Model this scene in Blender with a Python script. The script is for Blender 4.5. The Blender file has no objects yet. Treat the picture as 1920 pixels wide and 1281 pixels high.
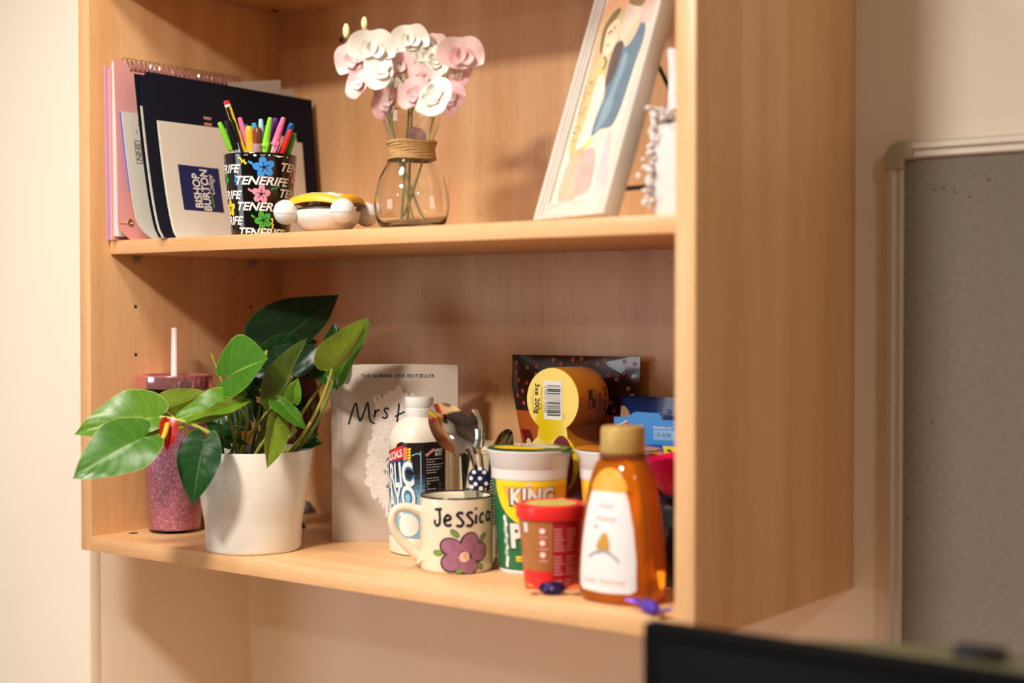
import bpy, bmesh, math, random
from mathutils import Vector, Matrix, noise

SC = bpy.context.scene
COL = SC.collection
PI = math.pi
RND = random.Random(11)

# ------------------------------------------------------------------ camera
cam_data = bpy.data.cameras.new('camera')
cam = bpy.data.objects.new('camera', cam_data)
COL.objects.link(cam)
YAW, PITCH = math.radians(37.118), math.radians(-1.100)
fwd = Vector((-math.sin(YAW) * math.cos(PITCH), math.cos(YAW) * math.cos(PITCH), math.sin(PITCH)))
rgt = Vector((math.cos(YAW), math.sin(YAW), 0))
upv = rgt.cross(fwd)
cam.matrix_world = Matrix(((rgt.x, upv.x, -fwd.x, 1.5962), (rgt.y, upv.y, -fwd.y, -1.535),
                           (rgt.z, upv.z, -fwd.z, 0.3064), (0, 0, 0, 1)))
cam_data.sensor_width = 36
cam_data.lens = 2767.7 / 1920 * 36
cam_data.clip_start = 0.05
cam_data.dof.use_dof = True
cam_data.dof.focus_distance = 1.80
cam_data.dof.aperture_fstop = 2.1
SC.camera = cam

# ------------------------------------------------------------------ view, world, lights
vs = SC.view_settings
SC.display_settings.display_device = 'sRGB'
vs.view_transform = 'Standard'
vs.look = 'None'
vs.gamma = 1
vs.use_curve_mapping = False
vs.exposure = 0.02
world = bpy.data.worlds.new('world')
SC.world = world
world.use_nodes = True
world.node_tree.nodes['Background'].inputs[0].default_value = (0.75, 0.86, 1.0, 1)
world.node_tree.nodes['Background'].inputs[1].default_value = 0.15


def area(name, loc, target, size, power, color, shape='DISK', size_y=None):
    l = bpy.data.lights.new(name, 'AREA')
    l.shape = shape
    l.size = size
    if size_y: l.size_y = size_y
    l.energy = power
    l.color = color
    o = bpy.data.objects.new(name, l)
    COL.objects.link(o)
    o.location = loc
    o.rotation_euler = (Vector(target) - Vector(loc)).to_track_quat('-Z', 'Y').to_euler()
    return o


area('ceiling_lamp', (0.60, -1.48, 1.12), (0.60, -1.48, 0), 0.22, 37, (1.0, 0.915, 0.825))
area('ceiling_lamp', (0.40, -0.82, 1.12), (0.40, -0.82, 0), 0.22, 7.0, (1.0, 0.915, 0.825))
area('ceiling_lamp', (0.35, -2.75, 1.12), (0.35, -2.75, 0), 0.26, 14, (1.0, 0.915, 0.825))
area('ceiling_lamp', (2.30, -1.25, 1.12), (2.30, -1.25, 0), 0.26, 8, (1.0, 0.915, 0.825))  # added lamp with no known fixture, brightens the wall right of the unit
area('daylight', (-1.45, -3.55, 0.35), (0.2, 0, 0.1), 1.3, 24, (0.95, 0.93, 1.0), 'RECTANGLE', 1.3)

# ------------------------------------------------------------------ helpers


def lin(c):
    return tuple(((x / 255) / 12.92 if x <= 10.3 else ((x / 255 + 0.055) / 1.055) ** 2.4) for x in c) + (1.0,)


MATS = {}


def M(name, col, rough=0.5, metal=0, var=0.05, scale=40, bump=0, bscale=None, trans=0, coat=0, ior=1.45, alpha=1,
      sss=0, spec=0.5):
    """procedural material: noise-varied colour, optional bump"""
    if name in MATS: return MATS[name]
    m = bpy.data.materials.new(name)
    m.use_nodes = True
    nt = m.node_tree
    p = nt.nodes['Principled BSDF']
    tc = nt.nodes.new('ShaderNodeTexCoord')
    nz = nt.nodes.new('ShaderNodeTexNoise')
    nz.inputs['Scale'].default_value = scale
    nz.inputs['Detail'].default_value = 3
    nt.links.new(tc.outputs['Object'], nz.inputs['Vector'])
    mx = nt.nodes.new('ShaderNodeMix')
    mx.data_type = 'RGBA'
    c = lin(col)
    mx.inputs[6].default_value = tuple(max(0, x * (1 - var * 1.5)) for x in c[:3]) + (1,)
    mx.inputs[7].default_value = tuple(min(1, x * (1 + var * 1.5)) for x in c[:3]) + (1,)
    nt.links.new(nz.outputs['Fac'], mx.inputs[0])
    nt.links.new(mx.outputs[2], p.inputs['Base Color'])
    p.inputs['Roughness'].default_value = rough
    p.inputs['Metallic'].default_value = metal
    p.inputs['IOR'].default_value = ior
    p.inputs['Transmission Weight'].default_value = trans
    p.inputs['Coat Weight'].default_value = coat
    p.inputs['Coat Roughness'].default_value = 0.05
    p.inputs['Alpha'].default_value = alpha
    p.inputs['Specular IOR Level'].default_value = spec
    if sss:
        p.inputs['Subsurface Weight'].default_value = sss
        p.inputs['Subsurface Radius'].default_value = (0.01, 0.008, 0.006)
    if bump:
        b = nt.nodes.new('ShaderNodeBump')
        b.inputs['Strength'].default_value = bump
        b.inputs['Distance'].default_value = 0.002
        n2 = nt.nodes.new('ShaderNodeTexNoise')
        n2.inputs['Scale'].default_value = bscale or scale * 4
        nt.links.new(tc.outputs['Object'], n2.inputs['Vector'])
        nt.links.new(n2.outputs['Fac'], b.inputs['Height'])
        nt.links.new(b.outputs['Normal'], p.inputs['Normal'])
    MATS[name] = m
    return m


def wood(name, axis):
    """beech laminate, grain running along axis"""
    if name in MATS: return MATS[name]
    m = bpy.data.materials.new(name)
    m.use_nodes = True
    nt = m.node_tree
    p = nt.nodes['Principled BSDF']
    tc = nt.nodes.new('ShaderNodeTexCoord')

    def layer(sl, sx, detail, dist):
        mp = nt.nodes.new('ShaderNodeMapping')
        s = [sx, sx, sx]
        s['xyz'.index(axis)] = sl
        mp.inputs['Scale'].default_value = s
        nt.links.new(tc.outputs['Object'], mp.inputs['Vector'])
        n = nt.nodes.new('ShaderNodeTexNoise')
        n.inputs['Scale'].default_value = 1
        n.inputs['Detail'].default_value = detail
        n.inputs['Distortion'].default_value = dist
        nt.links.new(mp.outputs['Vector'], n.inputs['Vector'])
        return n.outputs['Fac']
    a = layer(1.6, 22, 3, 0.4)
    f = layer(28, 620, 2, 0)
    r = nt.nodes.new('ShaderNodeValToRGB')
    r.color_ramp.elements[0].position = 0.32
    r.color_ramp.elements[0].color = lin((215, 163, 110))
    r.color_ramp.elements[1].position = 0.70
    r.color_ramp.elements[1].color = lin((231, 187, 138))
    nt.links.new(a, r.inputs['Fac'])
    r2 = nt.nodes.new('ShaderNodeValToRGB')
    r2.color_ramp.elements[0].position = 0.30
    r2.color_ramp.elements[0].color = (0.80, 0.74, 0.66, 1)
    r2.color_ramp.elements[1].position = 0.46
    r2.color_ramp.elements[1].color = (1, 1, 1, 1)
    nt.links.new(f, r2.inputs['Fac'])
    mx = nt.nodes.new('ShaderNodeMix')
    mx.data_type = 'RGBA'
    mx.blend_type = 'MULTIPLY'
    mx.inputs[0].default_value = 0.55
    nt.links.new(r.outputs[0], mx.inputs[6])
    nt.links.new(r2.outputs[0], mx.inputs[7])
    nt.links.new(mx.outputs[2], p.inputs['Base Color'])
    p.inputs['Roughness'].default_value = 0.38
    p.inputs['Specular IOR Level'].default_value = 0.4
    MATS[name] = m
    return m


class G:
    def __init__(s):
        s.v, s.f, s.uv = [], [], {}

    def add(s, vs, fs):
        o = len(s.v)
        s.v += [tuple(x) for x in vs]
        s.f += [tuple(i + o for i in f) for f in fs]
        return s

    def box(s, x0, x1, y0, y1, z0, z1, mat=None):
        vs = [(x, y, z) for z in (z0, z1) for y in (y0, y1) for x in (x0, x1)]
        if mat: vs = [mat @ Vector(q) for q in vs]
        return s.add(vs, [(0, 2, 3, 1), (4, 5, 7, 6), (0, 1, 5, 4), (2, 6, 7, 3), (0, 4, 6, 2), (1, 3, 7, 5)])

    def lathe(s, prof, seg=48, c=(0, 0, 0), sx=1, sy=1, n=2.0, mat=None, rot=0.0):
        """prof: (r,z) list; r=0 ends collapse to a point"""
        rings, vs, fs = [], [], []
        for r, z in prof:
            if r <= 1e-7:
                rings.append([len(vs)])
                vs.append((c[0], c[1], c[2] + z))
            else:
                ring = []
                for k in range(seg):
                    a = 2 * PI * k / seg
                    ca, sa = math.cos(a), math.sin(a)
                    if n != 2.0:
                        q = (abs(ca) ** n + abs(sa) ** n) ** (-1 / n)
                        ca, sa = ca * q, sa * q
                    x, y = r * ca * sx, r * sa * sy
                    if rot: x, y = x * math.cos(rot) - y * math.sin(rot), x * math.sin(rot) + y * math.cos(rot)
                    ring.append(len(vs))
                    vs.append((c[0] + x, c[1] + y, c[2] + z))
                rings.append(ring)
        for A, B in zip(rings, rings[1:]):
            for k in range(seg):
                a0, a1 = A[k % len(A)], A[(k + 1) % len(A)]
                b0, b1 = B[k % len(B)], B[(k + 1) % len(B)]
                if len(A) == 1 and len(B) == 1: continue
                if len(A) == 1: fs.append((a0, b1, b0))
                elif len(B) == 1: fs.append((a0, a1, b0))
                else: fs.append((a0, a1, b1, b0))
        if mat: vs = [mat @ Vector(q) for q in vs]
        return s.add(vs, fs)

    def tube(s, pts, r, seg=8, closed=False, flat=1.0, up=None):
        pts = [Vector(q) for q in pts]
        n = len(pts)
        rs = r if isinstance(r, (list, tuple)) else [r] * n
        vs, fs = [], []
        prev = None
        for i, q in enumerate(pts):
            d = (pts[(i + 1) % n] - pts[i - 1]) if closed else (pts[min(i + 1, n - 1)] - pts[max(i - 1, 0)])
            d = d.normalized()
            ref = Vector(up) if up else (prev if prev else Vector((0.31, 0.17, 0.94)))
            x = ref - d * ref.dot(d)
            if x.length < 1e-5: x = Vector((1, 0, 0)) - d * d.x
            x.normalize()
            y = d.cross(x)
            prev = x
            for k in range(seg):
                a = 2 * PI * k / seg
                vs.append(q + x * (rs[i] * math.cos(a) * flat) + y * (rs[i] * math.sin(a)))
        m = n if closed else n - 1
        for i in range(m):
            for k in range(seg):
                a, b = i * seg, ((i + 1) % n) * seg
                fs.append((a + k, a + (k + 1) % seg, b + (k + 1) % seg, b + k))
        if not closed:
            fs.append(tuple(range(seg))[::-1])
            fs.append(tuple((n - 1) * seg + k for k in range(seg)))
        return s.add(vs, fs)

    def grid(s, fn, nu, nv, closeu=False, uv=False):
        o = len(s.v)
        for j in range(nv + 1):
            for i in range(nu + (0 if closeu else 1)):
                if uv: s.uv[len(s.v)] = (i / nu, j / nv)
                s.v.append(tuple(fn(i / nu, j / nv)))
        w = nu if closeu else nu + 1
        for j in range(nv):
            for i in range(nu):
                a, b = o + j * w + i, o + j * w + (i + 1) % w
                s.f.append((a, b, b + w, a + w))
        return s

    def ball(s, c, r, seg=20, rings=12, sc=(1, 1, 1), mat=None):
        pr = [(max(0, r * math.sin(PI * k / rings)), -r * math.cos(PI * k / rings)) for k in range(rings + 1)]
        pr[0] = (0, -r)
        pr[-1] = (0, r)
        g = G().lathe(pr, seg)
        vs = [Vector((q[0] * sc[0], q[1] * sc[1], q[2] * sc[2])) for q in g.v]
        if mat: vs = [mat @ q for q in vs]
        return s.add([q + Vector(c) for q in vs], g.f)

    def prism(s, poly, h0, h1, fr):
        """poly 2D; fr(u,v,h)->3D"""
        n = len(poly)
        vs = [fr(u, v, h0) for u, v in poly] + [fr(u, v, h1) for u, v in poly]
        fs = [tuple(range(n))[::-1], tuple(range(n, 2 * n))]
        fs += [(i, (i + 1) % n, n + (i + 1) % n, n + i) for i in range(n)]
        return s.add(vs, fs)

    def build(s, name, mat, parent=None, smooth=True, bevel=0, seg=2, angle=35, world=False, weld=False):
        me = bpy.data.meshes.new(name)
        vv = s.v
        if world and parent:
            L = parent.location.copy()
            q = parent.parent
            while q:
                L += q.location
                q = q.parent
            vv = [(a - L.x, b - L.y, c - L.z) for a, b, c in s.v]
        me.from_pydata(vv, [], s.f)
        if s.uv:
            ul = me.uv_layers.new(name='UVMap')
            for lp in me.loops: ul.data[lp.index].uv = s.uv.get(lp.vertex_index, (0, 0))
        bm = bmesh.new()
        bm.from_mesh(me)
        if weld: bmesh.ops.remove_doubles(bm, verts=bm.verts, dist=1e-5)
        if not s.uv: bmesh.ops.recalc_face_normals(bm, faces=bm.faces)
        if bevel:
            es = [e for e in bm.edges if len(e.link_faces) == 2 and e.calc_face_angle(0) > 0.5]
            bmesh.ops.bevel(bm, geom=es, offset=bevel, segments=seg, affect='EDGES', profile=0.5, clamp_overlap=True)
        bm.to_mesh(me)
        bm.free()
        if smooth:
            me.polygons.foreach_set('use_smooth', [True] * len(me.polygons))
            me.set_sharp_from_angle(angle=math.radians(angle))
        if mat: me.materials.append(mat)
        o = bpy.data.objects.new(name, me)
        COL.objects.link(o)
        if parent: o.parent = parent
        return o


def tag(o, label, cat, group=None):
    o['label'] = label
    o['category'] = cat
    if group: o['group'] = group
    return o


def thing(name, label, cat, loc=(0, 0, 0), rz=0, group=None):
    o = bpy.data.objects.new(name, None)
    o.empty_display_size = 0.02
    COL.objects.link(o)
    o.location = loc
    o.rotation_euler = (0, 0, rz)
    return tag(o, label, cat, group)


def structure(o):
    o['kind'] = 'structure'
    return o


# ---- flat print helpers: 2D geometry that is laid on a surface -----------------
def cr(pts, n=6, closed=False):
    """Catmull-Rom through 2D points"""
    P = [Vector((q[0], q[1])) for q in pts]
    if closed: P = [P[-1]] + P + [P[0], P[1]]
    else: P = [P[0] * 2 - P[1]] + P + [P[-1] * 2 - P[-2]]
    out = []
    for i in range(1, len(P) - 2):
        for k in range(n):
            t = k / n
            a, b, c, d = P[i - 1], P[i], P[i + 1], P[i + 2]
            out.append(0.5 * ((2 * b) + (c - a) * t + (2 * a - 5 * b + 4 * c - d) * t * t + (3 * b - a - 3 * c + d) * t ** 3))
    if not closed: out.append(P[-2])
    return [(q.x, q.y) for q in out]


def poly(pts): return [(list(pts), [tuple(range(len(pts)))])]


def rect(u0, v0, u1, v1): return poly([(u0, v0), (u1, v0), (u1, v1), (u0, v1)])


def circ(u, v, r, n=20, sx=1, sy=1, rot=0):
    out = []
    for k in range(n):
        x, y = r * sx * math.cos(2 * PI * k / n), r * sy * math.sin(2 * PI * k / n)
        out.append((u + x * math.cos(rot) - y * math.sin(rot), v + x * math.sin(rot) + y * math.cos(rot)))
    return poly(out)


def ring(u, v, r0, r1, n=14, sx=1):
    vs = [(u + r * sx * math.cos(2 * PI * k / n), v + r * math.sin(2 * PI * k / n)) for r in (r0, r1) for k in range(n)]
    return [(vs, [(k, (k + 1) % n, n + (k + 1) % n, n + k) for k in range(n)])]


def stroke(pts, w, n=6, smooth=True, w1=None):
    q = cr(pts, n) if smooth and len(pts) > 2 else list(pts)
    vs, fs = [], []
    m = len(q)
    for i, (x, y) in enumerate(q):
        a, b = q[max(i - 1, 0)], q[min(i + 1, m - 1)]
        d = Vector((b[0] - a[0], b[1] - a[1]))
        if d.length < 1e-9: d = Vector((1, 0))
        d.normalize()
        ww = (w + ((w1 if w1 is not None else w) - w) * i / max(1, m - 1)) / 2
        vs += [(x - d.y * ww, y + d.x * ww), (x + d.y * ww, y - d.x * ww)]
    for i in range(m - 1): fs.append((2 * i, 2 * i + 1, 2 * i + 3, 2 * i + 2))
    return [(vs, fs)]


TXT = {}


def text(s, size, shear=0, bold=0, sx=1, align='C', space=1.0):
    """2D mesh of a line of text, centred; size = cap height"""
    key = (s, shear, bold, space)
    if key not in TXT:
        cu = bpy.data.curves.new('lettering', 'FONT')
        cu.body = s
        cu.size = 1
        cu.shear = shear
        cu.offset = bold
        cu.space_character = space
        cu.resolution_u = 3
        ob = bpy.data.objects.new('lettering', cu)
        me = ob.to_mesh()
        TXT[key] = ([(a.co.x, a.co.y) for a in me.vertices], [tuple(p.vertices) for p in me.polygons])
        ob.to_mesh_clear()
        bpy.data.objects.remove(ob)
        bpy.data.curves.remove(cu)
    vs, fs = TXT[key]
    k = size / 0.70
    if not vs: return []
    x0, x1 = min(a for a, b in vs), max(a for a, b in vs)
    mx = {'C': (x0 + x1) / 2, 'L': x0, 'R': x1}[align]
    return [([((a - mx) * k * sx, (b - 0.35) * k) for a, b in vs], fs)]


def xf(geo, dx=0, dy=0, rot=0, sc=1, sy=None):
    c, s = math.cos(rot), math.sin(rot)
    sy = sc if sy is None else sy
    return [([(x * sc * c - y * sy * s + dx, x * sc * s + y * sy * c + dy) for x, y in vs], fs) for vs, fs in geo]


def decal(name, geo, mapf, mat, parent, cut=0, lift=0.0002, label=None):
    bm = bmesh.new()
    for vs, fs in geo:
        bv = [bm.verts.new((x, y, 0)) for x, y in vs]
        for f in fs:
            try: bm.faces.new([bv[i] for i in f])
            except ValueError: pass
    bmesh.ops.triangulate(bm, faces=[f for f in bm.faces if len(f.verts) > 4])
    if cut:
        for ax in (0, 1):
            if ax == 1 and not isinstance(cut, tuple): continue
            st = cut if not isinstance(cut, tuple) else cut[ax]
            lo, hi = min(v.co[ax] for v in bm.verts), max(v.co[ax] for v in bm.verts)
            x = math.ceil(lo / st) * st
            while x < hi:
                co = [0, 0, 0]
                no = [0, 0, 0]
                co[ax], no[ax] = x, 1
                bmesh.ops.bisect_plane(bm, geom=bm.verts[:] + bm.edges[:] + bm.faces[:], plane_co=co, plane_no=no, dist=1e-7)
                x += st
    for v in bm.verts: v.co = mapf(v.co.x, v.co.y, lift)
    me = bpy.data.meshes.new(name)
    bm.to_mesh(me)
    bm.free()
    me.materials.append(mat)
    o = bpy.data.objects.new(name, me)
    COL.objects.link(o)
    o.parent = parent
    if label: o['label'] = label
    return o


def cyl(prof, a0, rref, sx=1, sy=1, n=2.0, rot=0):
    """map onto a lathe: prof list (r,z) ascending z"""
    def rad(z):
        for (r0, z0), (r1, z1) in zip(prof, prof[1:]):
            if z0 <= z <= z1 and z1 > z0: return r0 + (r1 - r0) * (z - z0) / (z1 - z0)
        return prof[-1][0] if z > prof[-1][1] else prof[0][0]

    def f(u, v, lift):
        a = a0 + u / rref
        r = rad(v)
        ca, sa = math.cos(a), math.sin(a)
        if n != 2.0:
            q = (abs(ca) ** n + abs(sa) ** n) ** (-1 / n)
            x, y = r * q * ca * sx, r * q * sa * sy
            return (x + ca * lift, y + sa * lift, v)
        return ((r * sx + lift) * ca, (r * sy + lift) * sa, v)
    return f


def plane(o, ex, ey):
    o, ex, ey = Vector(o), Vector(ex).normalized(), Vector(ey).normalized()
    n = ex.cross(ey)
    return lambda u, v, lift: o + ex * u + ey * v + n * lift


# ------------------------------------------------------------------ materials
WX, WZ = wood('beech_lengthwise', 'x'), wood('beech_upright', 'z')
WALL = M('cream_paint', (235, 224, 206), 0.75, var=0.015, scale=6, bump=0.08, bscale=260)
WHITE = M('white_plastic', (226, 224, 218), 0.3, var=0.01)
BLACK = M('black_plastic', (14, 14, 15), 0.35, var=0.1)
NAVY = M('navy_card', (13, 18, 34), 0.7, var=0.08, bump=0.05, bscale=900, spec=0.25)
CREAM = M('cream_paper', (214, 207, 193), 0.7, var=0.02, bump=0.05, bscale=500)
PAPER = M('white_paper', (226, 224, 225), 0.7, var=0.015)
PINK = M('pink_card', (240, 172, 166), 0.5, var=0.02)
INKW = M('white_ink', (228, 226, 220), 0.5, var=0.02)
INKK = M('black_ink', (16, 14, 18), 0.5, var=0.05)
CHROME = M('polished_steel', (205, 200, 195), 0.09, 1, var=0.03)
HOLE = M('dark_hole', (40, 26, 16), 0.8, var=0.1)

# ------------------------------------------------------------------ room
W, D, T, B = 0.9114, 0.351, 0.0215, 0.0155
TS, Z1, Z1B, Z2, MF = 0.0192, 0.4007, 0.3827, 0.7404, -0.3205
FL, CE = -1.25, 1.16
structure(G().box(-0.0634, 3.3, 0, 0.1, FL, CE).build('wall_back', WALL, smooth=False))
structure(G().box(-2.8, -0.0634, -0.291, 0.1, FL, CE).build('wall_left', WALL, bevel=0.0015))
structure(G().box(3.2, 3.3, -3.9, 0, FL, CE).build('wall_right', WALL, smooth=False))
structure(G().box(-2.9, -2.8, -3.9, -0.291, FL, CE).build('wall_far_left', WALL, smooth=False))
structure(G().box(-2.9, 3.3, -4.0, -3.9, FL, CE).build('wall_front', M('dun_paint', (112, 96, 80), 0.8, var=0.03), smooth=False))
structure(G().box(-2.9, 3.3, -4.0, 0.1, CE, CE + 0.1).build('ceiling', M('ceiling_paint', (240, 236, 228), 0.8, var=0.01), smooth=False))
structure(G().box(-2.9, 3.3, -4.0, 0.1, FL - 0.1, FL).build('floor', M('carpet', (70, 58, 50), 0.95, var=0.15, scale=300, bump=0.4), smooth=False))
structure(G().box(-0.0634, -0.0624, -0.2905, -0.2745, FL, CE).build('trim_1', WALL, bevel=0.0004))

# ------------------------------------------------------------------ shelf unit
unit = thing('wall_shelf_unit', 'light beech open wall shelf unit fixed to the cream wall', 'shelf unit')
G().box(0, T, -D, 0, 0, Z2 + 0.018).build('side_panel', WZ, unit, bevel=0.0008)
G().box(W - T, W, -D, 0, 0, Z2 + 0.018).build('side_panel', WZ, unit, bevel=0.0008)
G().box(T, W - T, -B, -B + 0.004, TS, Z2).build('back_panel', WZ, unit, smooth=False)
G().box(T, W - T, -D + 0.0006, 0, 0, TS).build('bottom_board', WX, unit, bevel=0.0008)
G().box(T, W - T, -D + 0.0006, 0, Z2, Z2 + 0.018).build('top_board', WX, unit, bevel=0.0008)
G().box(T + 0.0012, W - T - 0.0012, MF, -B - 0.001, Z1B, Z1).build('shelf', WX, unit, bevel=0.001)
PINM = M('clear_pin_plastic', (205, 190, 170), 0.25, var=0.02, trans=0.5)
for x, s in ((T, 1), (W - T, -1)):
    for y in (-0.279, -0.0745):
        g = G().box(min(x, x + s * 0.010), max(x, x + s * 0.010), y - 0.005, y + 0.005, Z1B - 0.003, Z1B)
        g.tube([(x, y, Z1B - 0.008), (x + s * 0.009, y, Z1B - 0.006)], 0.003, 8)
        g.build('shelf_pin', PINM, unit)
        for z in (0.3151, 0.2516):
            G().tube([(x - s * 0.001, y, z), (x + s * 0.0003, y, z)], 0.0024, 12).build('peg_hole', HOLE, unit)
G().tube([(0.0429, -0.3013, TS - 0.001), (0.0429, -0.3013, TS + 0.0004)], 0.0062, 20).build('screw_cap', HOLE, unit)
G().tube([(0.0413, -0.0447, Z2 + 0.001), (0.0413, -0.0447, Z2 - 0.0006)], 0.006, 20).build('screw_cap', HOLE, unit)
G().tube([(0.1447, -B + 0.001, 0.6913), (0.1447, -B - 0.0004, 0.6913)], 0.0035, 14).build('screw_hole', HOLE, unit)

# ------------------------------------------------------------------ notice board
nb = thing('notice_board', 'grey felt notice board with pale aluminium frame on wall', 'notice board', (0.9545, 0, 0.49))
BW, BH, RW = 0.60, 0.90, 0.0185
ALU = M('satin_aluminium', (196, 186, 174), 0.5, 0.15, var=0.02)
CAPM = M('grey_corner_plastic', (168, 160, 140), 0.5, var=0.03)
FELT = M('grey_felt', (132, 123, 112), 0.95, var=0.14, scale=160, bump=0.6, bscale=900)
G().box(RW * 0.6, BW - RW * 0.6, -0.012, -0.001, -BH + RW * 0.6, -RW * 0.6).build('felt_panel', FELT, nb, smooth=False)
PRF = [(0, 0), (0, 0.014), (0.002, 0.019), (0.008, 0.020), (0.0105, 0.0165), (0.0125, 0.0165), (0.0165, 0.0175), (RW, 0.015), (RW, 0)]


def rail(name, length, fr):
    n = len(PRF)
    vs = [fr(t, a, h) for t in (0, length) for a, h in PRF]
    fs = [tuple(range(n))[::-1], tuple(range(n, 2 * n))] + [(i, (i + 1) % n, n + (i + 1) % n, n + i) for i in range(n)]
    return G().add(vs, fs).build(name, ALU, nb, angle=25)


CC = 0.030
rail('frame_rail', BH - 2 * CC, lambda t, a, h: (a, -h, -CC - t))
rail('frame_rail', BH - 2 * CC, lambda t, a, h: (BW - a, -h, -CC - t))
rail('frame_rail', BW - 2 * CC, lambda t, a, h: (CC + t, -h, -a))
rail('frame_rail', BW - 2 * CC, lambda t, a, h: (CC + t, -h, -BH + a))
for sx, sz in ((0, 0), (1, 0), (0, 1), (1, 1)):
    pts = [(CC, -0.0006)]
    pts += [(0.016 - 0.0166 * math.sin(PI / 2 * k / 7), 0.016 - 0.0166 * math.cos(PI / 2 * k / 7) - 0.0) for k in range(8)]
    pts = [(CC, -0.0008)] + [(0.017 - 0.0178 * math.sin(PI / 2 * k / 7), 0.017 - 0.0178 * math.cos(PI / 2 * k / 7)) for k in range(8)] + [(-0.0008, CC), (RW + 0.0005, CC), (RW + 0.0005, RW + 0.003), (RW + 0.003, RW + 0.0005), (CC, RW + 0.0005)]

    def fr(u, v, h, sx=sx, sz=sz): return ((BW - u) if sx else u, -h, (-BH + v) if sz else -v)
    G().prism(pts, 0.0, 0.0212, fr).build('corner_cap', CAPM, nb, bevel=0.002, seg=3)
for x, z in ((0.052, -0.052), (0.062, -0.050), (0.074, -0.056), (0.09, -0.062), (0.024, -0.405), (0.05, -0.30), (0.11, -0.045)):
    G().tube([(x, -0.0119, z), (x, -0.0122, z)], 0.0012, 8).build('pin_hole', HOLE, nb)

# ------------------------------------------------------------------ desk and monitor
desk = thing('desk', 'beech desk under the shelf unit, below the frame', 'desk', (0, 0, 0))
G().box(-0.06, 2.3, -0.72, -0.002, -0.445, -0.42).build('desk_top', WX, desk, bevel=0.001)
for x in (-0.055, 1.1, 2.27):
    G().box(x, x + 0.025, -0.70, -0.01, FL, -0.445).build('leg_panel', WZ, desk, bevel=0.001)
MX, MY, MZ = 0.985, -0.56, 0.066
mon = thing('monitor', 'black computer monitor standing in front of the shelf unit', 'monitor', (MX + 0.27, MY, -0.42))
DK = M('monitor_black', (7, 7, 8), 0.55, var=0.1, spec=0.06)
g = G()
mh = MZ + 0.42
g.box(-0.27, 0.27, 0, 0.018, 0.16, mh)
g.build('bezel', DK, mon, bevel=0.004, seg=3)
G().box(-0.255, 0.255, -0.0006, 0.004, 0.18, mh - 0.014).build('screen', M('dark_screen', (8, 9, 12), 0.4, var=0.05, spec=0.08), mon, bevel=0.0015)
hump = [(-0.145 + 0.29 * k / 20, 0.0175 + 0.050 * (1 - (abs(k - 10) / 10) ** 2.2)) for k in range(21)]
G().prism(hump, 0.18, mh - 0.0006, lambda u, v, h: (u, v, h)).build('back_shell', M('shell_wall_reflection', (98, 95, 70), 0.4, var=0.05), mon, bevel=0.002)  # dark casing; the wall's olive reflection is put into its colour
G().box(-0.034, 0.000, 0.030, 0.048, mh - 0.0006, mh + 0.0085).build('top_clip', BLACK, mon, bevel=0.002)
G().box(-0.03, 0.03, 0.05, 0.075, 0.01, 0.30).build('stand_neck', DK, mon, bevel=0.003)
G().lathe([(0, 0), (0.13, 0), (0.13, 0.006), (0.05, 0.014), (0, 0.014)], 40, (0, 0.07, 0.0), sx=1, sy=0.75).build('stand_base', DK, mon)

# ================================================================== LOWER SHELF
# ------------------------------------------------------------------ white pot with anthurium
PX, PY = 0.2605, -0.2925
plant = thing('potted_anthurium', 'anthurium with glossy green leaves in a white plastic pot', 'plant', (PX, PY, TS))
POTM = M('white_pot', (226, 220, 208), 0.32, var=0.01)
pp = [(0, 0), (0.054, 0), (0.0565, 0.0015), (0.0578, 0.005), (0.0612, 0.0440), (0.0616, 0.0450), (0.0722, 0.121), (0.0714, 0.1218),
      (0.0700, 0.1205), (0.064, 0.07), (0.060, 0.045), (0, 0.045)]
pp2 = [(0, 0), (0.055, 0), (0.0568, 0.0008), (0.0578, 0.004), (0.0585, 0.030), (0.0596, 0.0385), (0.0622, 0.052), (0.0722, 0.1212),
       (0.0716, 0.1222), (0.0702, 0.1214), (0.0640, 0.075), (0, 0.075)]
G().lathe(pp2, 72).build('pot', POTM, plant, angle=50)
SOIL = M('dark_soil', (38, 28, 22), 0.95, var=0.4, scale=300, bump=1, bscale=500)
g = G()
for k in range(60):
    a, r = RND.uniform(0, 2 * PI), 0.056 * math.sqrt(RND.random())
    g.ball((r * math.cos(a), r * math.sin(a), 0.106 + RND.uniform(0, 0.004)), RND.uniform(0.003, 0.007), 6, 4)
g.lathe([(0, 0.098), (0.0685, 0.098), (0.0690, 0.106), (0, 0.107)], 32)
g.build('soil', SOIL, plant)


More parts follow.
